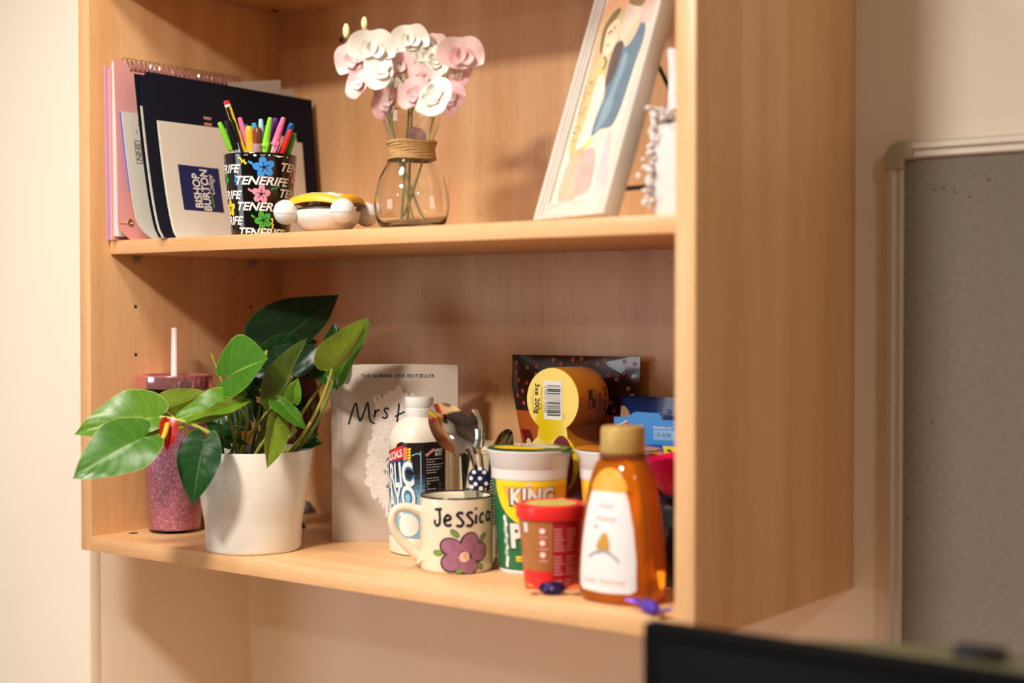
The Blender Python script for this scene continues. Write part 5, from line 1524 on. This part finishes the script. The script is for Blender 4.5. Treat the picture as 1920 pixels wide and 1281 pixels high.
for lab_, top_, bo, c1, c2, kind in PK:
    base = Vector((CX + bo[0], CY + bo[1], Z1 + 0.0085))
    tp_ = Vector(top_)
    t = thing(PENNAME[kind], lab_, 'pencil' if kind == 'pencil' else 'pen', base, 0, 'pens in the pen cup')
    ax = (tp_ - base)
    L = ax.length
    t.rotation_euler = ax.to_track_quat('Z', 'Y').to_euler()
    m1 = M('pen_%d_%d_%d' % c1, c1, 0.28, var=0.04)
    m2 = M('pen_%d_%d_%d' % c2, c2, 0.28, var=0.04)
    if kind == 'pencil':
        r = 0.0038
        for half_, mt in ((0, m1), (1, BLACK)):
            g = G()
            for k in range(3):
                a0, a1 = PI / 3 * (2 * k + half_), PI / 3 * (2 * k + half_ + 1)
                g.add([(0, 0, 0), (r * math.cos(a0), r * math.sin(a0), 0), (r * math.cos(a1), r * math.sin(a1), 0), (0, 0, L - 0.008), (r * math.cos(a0), r * math.sin(a0), L - 0.008), (r * math.cos(a1), r * math.sin(a1), L - 0.008)], [(1, 2, 5, 4), (0, 2, 1), (3, 4, 5)])
            g.build('painted_stripes', mt, t, smooth=False)
        G().lathe([(0.0038, L - 0.008), (0.0040, L - 0.0075), (0.0040, L - 0.0045), (0.0, L - 0.0045)], 12).build('white_band', WHITE, t)
        G().lathe([(0.0040, L - 0.0046), (0.0041, L - 0.0020), (0.0036, L), (0, L)], 12).build('red_end', M('pencil_red', (206, 30, 36), 0.35), t)
        continue
    r = {'biro': 0.0040, 'cap': 0.0042, 'slim': 0.0042, 'crayon': 0.0058}[kind]
    if kind == 'crayon':
        G().lathe([(0, 0), (r, 0), (r * 1.05, L - 0.024), (r * 0.95, L - 0.020), (0, L - 0.020)], 20).build('barrel', m2, t)
        G().lathe([(0, L - 0.024), (r * 0.90, L - 0.024), (r * 0.92, L - 0.007), (r * 0.75, L - 0.002), (r * 0.4, L), (0, L)], 20).build('crayon_tip', m1, t)
    elif kind == 'slim':
        G().lathe([(0, 0), (r * 0.8, 0), (r, 0.01), (r, L - 0.028), (0, L - 0.028)], 16).build('barrel', m2, t)
        G().lathe([(0, L - 0.028), (r * 1.05, L - 0.028), (r * 0.85, L - 0.004), (r * 0.6, L), (0, L)], 16).build('cap', m1, t)
        G().box(r * 0.8, r * 1.4, -0.0012, 0.0012, L - 0.045, L - 0.012).build('clip', m1, t, bevel=0.0004)
    else:
        cl = 0.036
        G().lathe([(0, 0), (r * 0.9, 0), (r * 0.9, L - cl), (0, L - cl)], 8 if kind == 'biro' else 16).build('barrel', m2, t)
        fl = [(r * 1.28, L - cl), (r * 1.28, L - cl + 0.0025)] if kind == 'cap' else [(r * 1.10, L - cl), (r * 1.10, L - cl + 0.002)]
        G().lathe([(0, L - cl)] + fl + [(r * 1.10, L - cl + 0.004), (r * 0.95, L - 0.018), (r * 0.72, L - 0.002), (r * 0.55, L), (0, L)], 20).build('cap', m1, t)
        if kind == 'cap': G().box(-0.0020, 0.0020, -r * 1.5, -r * 0.8, L - cl - 0.009, L - cl + 0.006).build('clip', m1, t, bevel=0.0005)

# ------------------------------------------------------------------ white and yellow massager
MAX_, MAY_ = 0.3700, -0.2770
mas = thing('hand_massager', 'white hand massager with round ball feet and yellow arched panels', 'massager', (MAX_, MAY_, Z1))
mr = YAW
R3 = Vector((math.cos(mr), math.sin(mr), 0))
F3 = Vector((-math.sin(mr), math.cos(mr), 0))
MW = M('glossy_white', (230, 226, 220), 0.22, var=0.01, coat=0.2)
MY2 = M('massager_yellow', (240, 178, 34), 0.38, var=0.05)
G().lathe([(0, 0.0), (0.018, 0.0005), (0.030, 0.005), (0.0375, 0.013), (0.0400, 0.021), (0.0395, 0.025), (0.0365, 0.0265), (0, 0.0265)], 48).build('base_bowl', MW, mas, angle=50)
G().lathe([(0, 0.026), (0.034, 0.026), (0.033, 0.029), (0.022, 0.032), (0, 0.033)], 40).build('dark_core', M('massager_grey', (70, 62, 60), 0.5), mas)
BP = [(-0.0450, -0.0190), (0.0240, -0.0430), (0.0450, 0.0230), (-0.0240, 0.0440)]
bpos = [R3 * a + F3 * b + Vector((0, 0, 0.0235)) for a, b in BP]
for b in bpos:
    o = G().ball(b, 0.0146, 28, 18).build('ball_foot', MW, mas)
    G().tube([b + (R3 * math.cos(2 * PI * k / 32) + F3 * math.sin(2 * PI * k / 32)) * 0.01455 - Vector((0, 0, 0.002)) for k in range(32)], 0.00035, 5, closed=True).build('seam', M('seam_grey', (190, 182, 176), 0.5), o)
for b in bpos:
    pts = [Vector((0, 0, 0.0452)), Vector((b.x * 0.35, b.y * 0.35, 0.0448)), Vector((b.x * 0.65, b.y * 0.65, 0.0415)), Vector((b.x * 0.95, b.y * 0.95, 0.0310))]
    q = [tuple(x) for x in pts]
    side = Vector((-b.y, b.x, 0)).normalized()

    def arm(u, v, pts=pts, side=side):
        k = v * 3
        i = min(2, int(k))
        c = pts[i].lerp(pts[i + 1], k - i)
        w_ = 0.0055 + 0.002 * v
        a = 2 * PI * u
        return c + side * (w_ * math.cos(a)) + Vector((0, 0, 0.0028 * math.sin(a)))
    G().grid(arm, 16, 12, closeu=True).build('white_arm', MW, mas)
for i in range(4):
    a, b = bpos[i], bpos[(i + 1) % 4]

    def panel(u, v, a=a, b=b):
        e = Vector((a.x, a.y, 0)).lerp(Vector((b.x, b.y, 0)), u) * (1.0 + 0.16 * math.sin(PI * u))
        arch = 0.0055 * math.sin(PI * u)
        if v < 0.5:
            k, z = 1.0 - 0.36 * v * v * 2, lerp(0.0295, 0.0395, 1 - (1 - 2 * v) ** 1.5) + arch
        else:
            k, z = 0.82 * (1 - (v - 0.5) * 2) , lerp(0.0395 + arch, 0.0455, (v - 0.5) * 2)
        return Vector((e.x * k, e.y * k, z))
    G().grid(panel, 16, 12).build('yellow_panel', MY2, mas)

# ------------------------------------------------------------------ vase
VX, VY = 0.4890, -0.2610
vase = thing('glass_vase', 'clear glass bulb vase with a jute twine collar', 'vase', (VX, VY, Z1))
ov = [(0.0, 0.0), (0.030, 0.0), (0.0345, 0.0015), (0.0385, 0.008), (0.0420, 0.018), (0.0432, 0.028), (0.0421, 0.042), (0.0380, 0.058), (0.0305, 0.072), (0.0245, 0.082), (0.0222, 0.089), (0.0232, 0.098), (0.0275, 0.109), (0.0315, 0.118), (0.0328, 0.128), (0.0330, 0.133),
      (0.0336, 0.1345), (0.0338, 0.1365), (0.0330, 0.1385), (0.0322, 0.1385)]
iv = [(r - 0.0014, z) for r, z in ov[4:17]][::-1]
G().lathe(ov + [(0.0312, 0.1365)] + iv + [(0.0365, 0.0085), (0.030, 0.0045), (0, 0.0042)], 72).build('glass_wall', GLS, vase, angle=60)
TW = M('jute_twine', (190, 152, 98), 0.85, var=0.22, scale=300, bump=0.8, bscale=700)
for i in range(7):
    pts = []
    for k in range(48):
        a = 2 * PI * k / 48
        z = 0.0810 + i * 0.0030 + 0.0006 * math.sin(a * 3 + i)
        rr_ = [0.0256, 0.0248, 0.0243, 0.0241, 0.0243, 0.0250, 0.0262][i] + 0.0013 + 0.0003 * math.sin(a * 5 + i * 2)
        pts.append((rr_ * math.cos(a), rr_ * math.sin(a), z))
    G().tube(pts, 0.0018, 7, closed=True).build('twine', TW, vase)

# sweet pea sprays
PW = M('petal_white', (234, 229, 217), 0.55, var=0.03, scale=60, sss=0.15)
PP = M('petal_pink', (238, 206, 202), 0.55, var=0.06, scale=50, sss=0.15)
PPD = M('petal_deep_pink', (230, 180, 181), 0.55, var=0.06, scale=50, sss=0.15)
CALG = M('calyx_green', (150, 164, 84), 0.5, var=0.1)
FST = M('flower_stem', (170, 168, 112), 0.5, var=0.08)


def petal(r, cup, wav, seed, n=Vector((0, 0, 1)), notch=0.10, sx=1.0):
    """fan petal: origin at the claw, grows along +y, faces +z"""
    def f(u, v):
        a = (u - 0.5) * 2 * 1.72
        rad = r * (1 + 0.03 * math.sin(a * 4 + seed)) * (1 - notch * math.exp(-(a / 0.22) ** 2))
        rad *= v ** 0.85 * (1.0 - 0.22 * (abs(a) / 1.72) ** 2)
        x, y = rad * math.sin(a) * sx, rad * math.cos(a) * 0.92 + 0.30 * r * v
        z = cup * r * (v ** 2) * (0.6 + 0.4 * math.cos(a * 1.3)) + wav * r * math.sin(a * 5 + seed * 2) * v ** 3
        return Vector((x, y - r * 0.25, z))
    return f


def blossom(parent, pos, nrm, up_, r, mat, mat2, seed, stemfrom, cup=0.24, wings=True):
    pos, n = Vector(pos), Vector(nrm).normalized()
    y = (Vector(up_) - n * n.dot(Vector(up_))).normalized()
    x = y.cross(n)
    Fm = Matrix(((x.x, y.x, n.x), (x.y, y.y, n.y), (x.z, y.z, n.z)))
    base = pos - y * r * 0.42
    f = petal(r * 0.90, cup, 0.055, seed, sx=1.06)
    o = G().grid(lambda u, v: base + Fm @ f(u, v), 30, 9).build('blossom', mat, parent, world=True, angle=180)
    sub = lambda g, nm, mt: g.build(nm, mt, o, angle=180)
    L = parent.location
    if wings:
        for s in (-1, 1):
            fw_ = petal(r * 0.36, 0.8, 0.10, seed + s, notch=0)
            rot = Matrix.Rotation(s * 0.75, 3, 'Z') @ Matrix.Rotation(-0.55, 3, 'X')
            sub(G().grid(lambda u, v: base + Fm @ (rot @ fw_(u, v) + Vector((0, r * 0.06, r * 0.10))) - L, 16, 6), 'wing_petal', mat2)
    b2 = base - n * r * 0.10 - y * r * 0.06
    sub(G().tube([b2 - y * r * 0.20 - n * r * 0.10 - L, b2 - L, b2 + y * r * 0.22 + n * r * 0.06 - L], [0.0013, 0.0030, 0.0012], 8), 'calyx', CALG)
    p0 = Vector(stemfrom)
    e = b2 - y * r * 0.20 - n * r * 0.10
    return bez(p0, e, (0, 0, 0.004) if True else 0, 8)


def spray(label, foot, crown, blooms, bend=(0, 0, 0), buds=()):
    t = thing('sweet_pea_spray', label, 'flower', foot, 0, 'sweet pea flowers in the vase')
    g = G()
    main = bez(foot, crown, bend, 14)
    g.tube(main, [0.0017 - 0.0006 * k / 14 for k in range(15)], 8)
    for i, (pos, nrm, up_, r, m1, m2, fr_) in enumerate(blooms):
        src = main[min(14, int(fr_ * 14))]
        g.tube(blossom(t, pos, nrm, up_, r, m1, m2, i * 1.7 + r * 900, src), 0.0009, 7)
    for pos, r in buds:
        g.tube(bez(main[-2], pos, (0, 0, 0.004), 6), 0.0008, 6)
        d = (Vector(pos) - main[-2]).normalized()
        G().ball(pos, r, 12, 8, (1, 0.7, 1.9)).build('bud', M('bud_cream', (226, 216, 160), 0.55, var=0.05), t, world=True)
    g.build('stem', FST, t, world=True)
    return t


ft = lambda dx, dy: (VX + dx, VY + dy, Z1 + 0.0062)
U3 = (0, 0, 1)
spray('white sweet pea spray with the large round bloom at upper left', ft(0.012, -0.010), (0.4773,-0.293,0.5776),
      [((0.4888,-0.3276,0.6042), (0.642,-0.766,0.019), U3, 0.0341, PW, PW, 0.95), ((0.4954,-0.3297,0.5699), (0.431,-0.737,0.521), (-0.635,-0.741,0.216), 0.0319, PW, PW, 0.85)], bend=(-0.012, 0, 0.01),
      buds=(((0.4419,-0.3187,0.6238), 0.0045), ((0.4512,-0.2989,0.6342), 0.0042)))
spray('pink sweet pea spray leaning left with blooms behind the white ones', ft(0.016, 0.004), (0.4524,-0.2745,0.5673),
      [((0.4543,-0.3225,0.5969), (0.335,-0.942,0.018), (-0.432,-0.307,0.848), 0.0305, PP, PPD, 0.95), ((0.4599,-0.319,0.5671), (0.085,-0.971,0.223), (-0.698,-0.516,0.496), 0.0263, PPD, PP, 0.80),
       ((0.4714,-0.292,0.5466), (0.508,-0.841,-0.186), (-0.718,-0.533,0.447), 0.0249, PPD, PP, 0.72)], bend=(-0.010, 0, 0.004))
spray('white sweet pea spray with blooms at top centre and right of centre', ft(-0.012, 0.006), (0.4894,-0.2586,0.587),
      [((0.4993,-0.2754,0.619), (0.675,-0.728,0.118), U3, 0.0277, PW, PW, 0.98), ((0.5111,-0.2606,0.5995), (0.737,-0.639,0.22), (0.313,0.259,0.914), 0.0284, PW, PW, 0.92),
       ((0.5282,-0.2605,0.587), (0.783,-0.535,0.319), (0.792,0.602,0.105), 0.0234, PW, PW, 0.85), ((0.4665,-0.2628,0.607), (0.513,-0.85,0.123), U3, 0.0199, PW, PP, 0.9), ((0.4751,-0.2762,0.5662), (0.404,-0.885,0.23), (-0.406,-0.286,0.868), 0.0190, PW, PW, 0.8), ((0.5137,-0.228,0.5734), (0.819,-0.561,0.123), (0.556,0.438,0.707), 0.0190, PP, PW, 0.8)])
spray('pink sweet pea spray rising in the middle of the bouquet', ft(-0.006, -0.012), (0.5004,-0.2759,0.5626),
      [((0.5011,-0.3,0.5844), (0.423,-0.898,0.121), (-0.184,-0.116,0.976), 0.0256, PPD, PP, 0.95), ((0.531,-0.284,0.5688), (0.679,-0.724,0.123), (0.413,0.333,0.848), 0.0249, PP, PPD, 0.92),
       ((0.5236,-0.3025,0.5514), (0.513,-0.85,0.123), (-0.572,-0.416,0.707), 0.0256, PP, PPD, 0.85), ((0.5099,-0.2424,0.6167), (0.75,-0.651,0.121), U3, 0.0185, PP, PW, 0.98), ((0.4965,-0.2613,0.5105), (0.599,-0.791,0.124), (0.162,0.146,0.976), 0.0149, PPD, PPD, 0.60)])
spray('sweet pea spray arching right with the big pink bloom and a white one low', ft(-0.016, -0.002), (0.5318,-0.2649,0.5539),
      [((0.5635,-0.265,0.5975), (0.717,-0.697,0.019), U3, 0.0341, PP, PPD, 0.98), ((0.5557,-0.2526,0.5734), (0.728,-0.62,-0.292), (0.718,0.533,-0.447), 0.0220, PPD, PP, 0.9),
       ((0.5633,-0.3042,0.5372), (0.658,-0.702,0.272), (0.698,0.516,-0.496), 0.0312, PW, PW, 0.84), ((0.558,-0.2705,0.5415), (0.793,-0.605,0.072), (0.751,0.56,-0.351), 0.0256, PPD, PP, 0.86)], bend=(0.012, 0, 0.0))

# ------------------------------------------------------------------ leaning picture
FE = Vector((0.9272, -0.3746, 0))
FN0 = Vector((-0.3746, -0.9272, 0))
tl = math.radians(18)
FU = Vector((0, 0, math.cos(tl))) - FN0 * math.sin(tl)
FNN = FN0 * math.cos(tl) + Vector((0, 0, math.sin(tl)))
FO = Vector((0.6468, -0.2441, Z1 + 0.0062))
pic = thing('framed_picture', 'framed watercolour of two embracing figures leaning back at the right', 'picture', FO)
PWID, PHT, PTH = 0.1352, 0.315, 0.020
fr3 = lambda u, v, h: FE * u + FU * v + FNN * h
FRW = M('white_washed_frame', (208, 201, 190), 0.5, var=0.06, scale=50)


def bar(name, u0, u1, v0, v1, h0, h1, mat, bev=0.0015):
    return G().prism([(u0, v0), (u1, v0), (u1, v1), (u0, v1)], h0, h1, fr3).build(name, mat, pic, bevel=bev)


FB = 0.022
bar('frame_rail', 0, FB, 0, PHT, -PTH, 0, FRW)
bar('frame_rail', PWID - 0.012, PWID, 0, PHT, -PTH, 0, FRW)
bar('frame_rail', FB, PWID - 0.012, 0, 0.019, -PTH, 0, FRW)
bar('frame_rail', FB, PWID - 0.012, PHT - 0.025, PHT, -PTH, 0, FRW)
bar('inner_bead', 0.0105, 0.0118, 0.004, PHT - 0.004, -0.001, 0.0008, M('bead_grey', (186, 176, 164), 0.5), 0.0003)
bar('inner_bead', 0.0170, 0.0180, 0.004, PHT - 0.004, -0.001, 0.0008, M('bead_grey', (186, 176, 164), 0.5), 0.0003)
PAINT = M('watercolour_ground', (230, 212, 196), 0.7, var=0.05, scale=18)
bar('painting_sheet', FB - 0.002, PWID - 0.010, 0.017, PHT - 0.023, -0.006, -0.004, PAINT, 0)
pm = lambda u, v, l: fr3(u, v, -0.004 + l)
wc = lambda nm, c: M('wash_' + nm, c, 0.75, var=0.16, scale=60)


def wash(pts, nm, c, l, name='paint_wash'): decal(name, poly(cr(pts, 4, True)), pm, wc(nm, c), pic, lift=l)


wash([(0.0329,0.0735), (0.0251,0.1857), (0.027,0.2608), (0.0762,0.2511), (0.0564,0.2178), (0.0542,0.1382), (0.0605,0.0589)], 'peach', (236, 176, 138), 0.0002)
wash([(0.0343,0.0224), (0.034,0.0624), (0.0517,0.0645), (0.0685,0.0462), (0.0696,0.0224)], 'coral', (240, 178, 150), 0.00025)
wash([(0.0651,0.0274), (0.0578,0.0711), (0.0813,0.0748), (0.0909,0.0327)], 'rose', (232, 168, 160), 0.0003)
wash([(0.1038,0.0259), (0.0965,0.0675), (0.1009,0.0965), (0.1184,0.0364)], 'pinkwash', (232, 190, 190), 0.0003)
wash([(0.1001,0.2161), (0.0972,0.2469), (0.1147,0.2435), (0.1171,0.216)], 'blush', (242, 186, 176), 0.0003)
wash([(0.0358,0.0805), (0.0429,0.092), (0.0681,0.0906), (0.0648,0.0801)], 'lemon', (246, 216, 96), 0.0003)
wash([(0.0282,0.0788), (0.0338,0.1224), (0.0344,0.1656), (0.0409,0.1894), (0.0272,0.2104), (0.0298,0.2319), (0.0471,0.2431), (0.0647,0.2348), (0.0778,0.214), (0.0681,0.2003), (0.0686,0.1728), (0.0675,0.1486), (0.0616,0.1221), (0.0573,0.0832)], 'straw', (208, 188, 132), 0.0004)
wash([(0.0429,0.0811), (0.0473,0.1177), (0.0473,0.1576), (0.0573,0.1622), (0.069,0.1454), (0.068,0.1213), (0.0679,0.093), (0.0563,0.0809)], 'lace', (226, 216, 200), 0.0006)
wash([(0.0459,0.1874), (0.0377,0.2055), (0.0408,0.2255), (0.0584,0.2267), (0.0684,0.2132), (0.0647,0.1948), (0.0568,0.1856)], 'skin', (240, 208, 176), 0.0007, 'painted_face')
wash([(0.0356,0.1965), (0.0328,0.2207), (0.0435,0.2375), (0.0564,0.2401), (0.0516,0.2285), (0.0401,0.2182), (0.0425,0.1904)], 'darkhair', (138, 112, 76), 0.0008)
wash([(0.0659,0.2253), (0.0699,0.2431), (0.0815,0.25), (0.0983,0.2467), (0.0999,0.2252), (0.0952,0.2097), (0.0827,0.1985), (0.0709,0.2029)], 'palehair', (222, 204, 184), 0.0006)
wash([(0.0707,0.2435), (0.073,0.2517), (0.0983,0.2467), (0.0957,0.2351)], 'brownhair', (150, 124, 84), 0.0008)
wash([(0.0841,0.191), (0.0817,0.2096), (0.0969,0.2191), (0.1027,0.2144), (0.0952,0.1964)], 'hand', (232, 192, 164), 0.0008)
wash([(0.0669,0.0931), (0.066,0.1125), (0.0719,0.1347), (0.0646,0.1551), (0.0627,0.1859), (0.0721,0.2003), (0.0865,0.1942), (0.1012,0.2135), (0.1125,0.2114), (0.1157,0.1929), (0.1122,0.1661), (0.1099,0.1368), (0.1074,0.1164), (0.0995,0.0996), (0.0803,0.0988)], 'slate', (104, 126, 142), 0.0007, 'painted_coat')
wash([(0.0681,0.1473), (0.0643,0.1734), (0.0659,0.1964), (0.0796,0.1966), (0.0818,0.1829), (0.0786,0.1591)], 'umber', (100, 84, 78), 0.0009)
wash([(0.0721,0.0949), (0.0743,0.1205), (0.0823,0.1465), (0.0881,0.1819), (0.0972,0.1744), (0.0921,0.1422), (0.0897,0.1126)], 'bluegrey', (132, 156, 168), 0.0009)
decal('paint_line', stroke([(0.0453,0.211), (0.0479,0.2143), (0.0523,0.2135)], 0.0018) + stroke([(0.0537,0.217), (0.0569,0.2189)], 0.0018) + stroke([(0.0492,0.198), (0.053,0.1986)], 0.0016) + stroke([(0.0487,0.1857), (0.0564,0.1777), (0.0543,0.1688)], 0.0018), pm, wc('linework', (110, 84, 58)), pic, lift=0.0011)
g2 = []
for k in range(46):
    a, b = RND.random(), RND.random()
    u0, v0 = (0.0349,0.0825)
    u1, v1 = (0.0342,0.1594)
    g2 += circ(u0 + (u1 - u0) * a + 0.012 * (b - 0.5), v0 + (v1 - v0) * a, 0.0011, 6)
decal('lace_speckle', g2, pm, wc('speckle', (176, 156, 116)), pic, lift=0.0010)
decal('marble_vein', stroke([(0.030, 0.012), (0.055, 0.018), (0.080, 0.014), (0.110, 0.022)], 0.0014), lambda u, v, l: fr3(u, v, l), M('vein_grey', (204, 196, 188), 0.5), pic, lift=0.0003)
STR = M('black_wire', (14, 13, 13), 0.4, var=0.05)
e0 = fr3(PWID - 0.02, 0.185, -PTH)
G().tube([e0, e0 + Vector((0.030, 0.025, -0.080)), e0 + Vector((0.046, 0.040, -(e0.z + FO.z - Z1 - 0.003)))], 0.0022, 8).build('easel_leg', STR, pic)
e1 = fr3(PWID - 0.004, 0.034, -PTH)
G().tube([e1, e1 + Vector((0.030, 0.020, 0.003))], 0.0024, 8).build('easel_stay', STR, pic)

# ------------------------------------------------------------------ white ruffled box
rb = thing('ruffled_box', 'white fabric box with ruffled lace edging beside the right panel', 'box', (0.8510, -0.2460, Z1))
RWM = M('white_lace', (224, 220, 218), 0.8, var=0.04, scale=120, bump=0.8, bscale=300)
G().box(-0.0300, 0.0380, -0.0300, 0.0300, 0, 0.094).build('box_body', M('white_fabric', (214, 210, 209), 0.75, var=0.01, bump=0.1, bscale=500), rb, bevel=0.003, seg=3)
g = G()
for i in range(420):
    t_ = RND.random()
    e_ = i % 5
    if e_ < 3: c_ = (-0.0330 + RND.gauss(0, 0.0020) - 0.004 * math.sin(t_ * 6), -0.020 + RND.gauss(0, 0.009), 0.010 + 0.100 * t_)
    elif e_ == 3: c_ = (-0.030 + 0.066 * t_, -0.020 + RND.gauss(0, 0.008), 0.0990 + RND.gauss(0, 0.002))
    else: c_ = (-0.014 + 0.050 * t_, RND.gauss(0, 0.008), 0.115 + 0.045 * RND.random())
    g.ball(c_, RND.uniform(0.0022, 0.0046), 7, 5, (1, 1, RND.uniform(0.6, 1.1)))
o = g.build('lace_ruffle', RWM, rb)
o['kind'] = 'stuff'
g = G()
g.grid(lambda u, v: (-0.036 + 0.074 * u, 0.004 + 0.003 * math.sin(u * 22 + v * 3), 0.110 + 0.062 * v - 0.014 * u * v + 0.003 * math.sin(u * 17)), 30, 10)
g.build('gathered_top', RWM, rb)
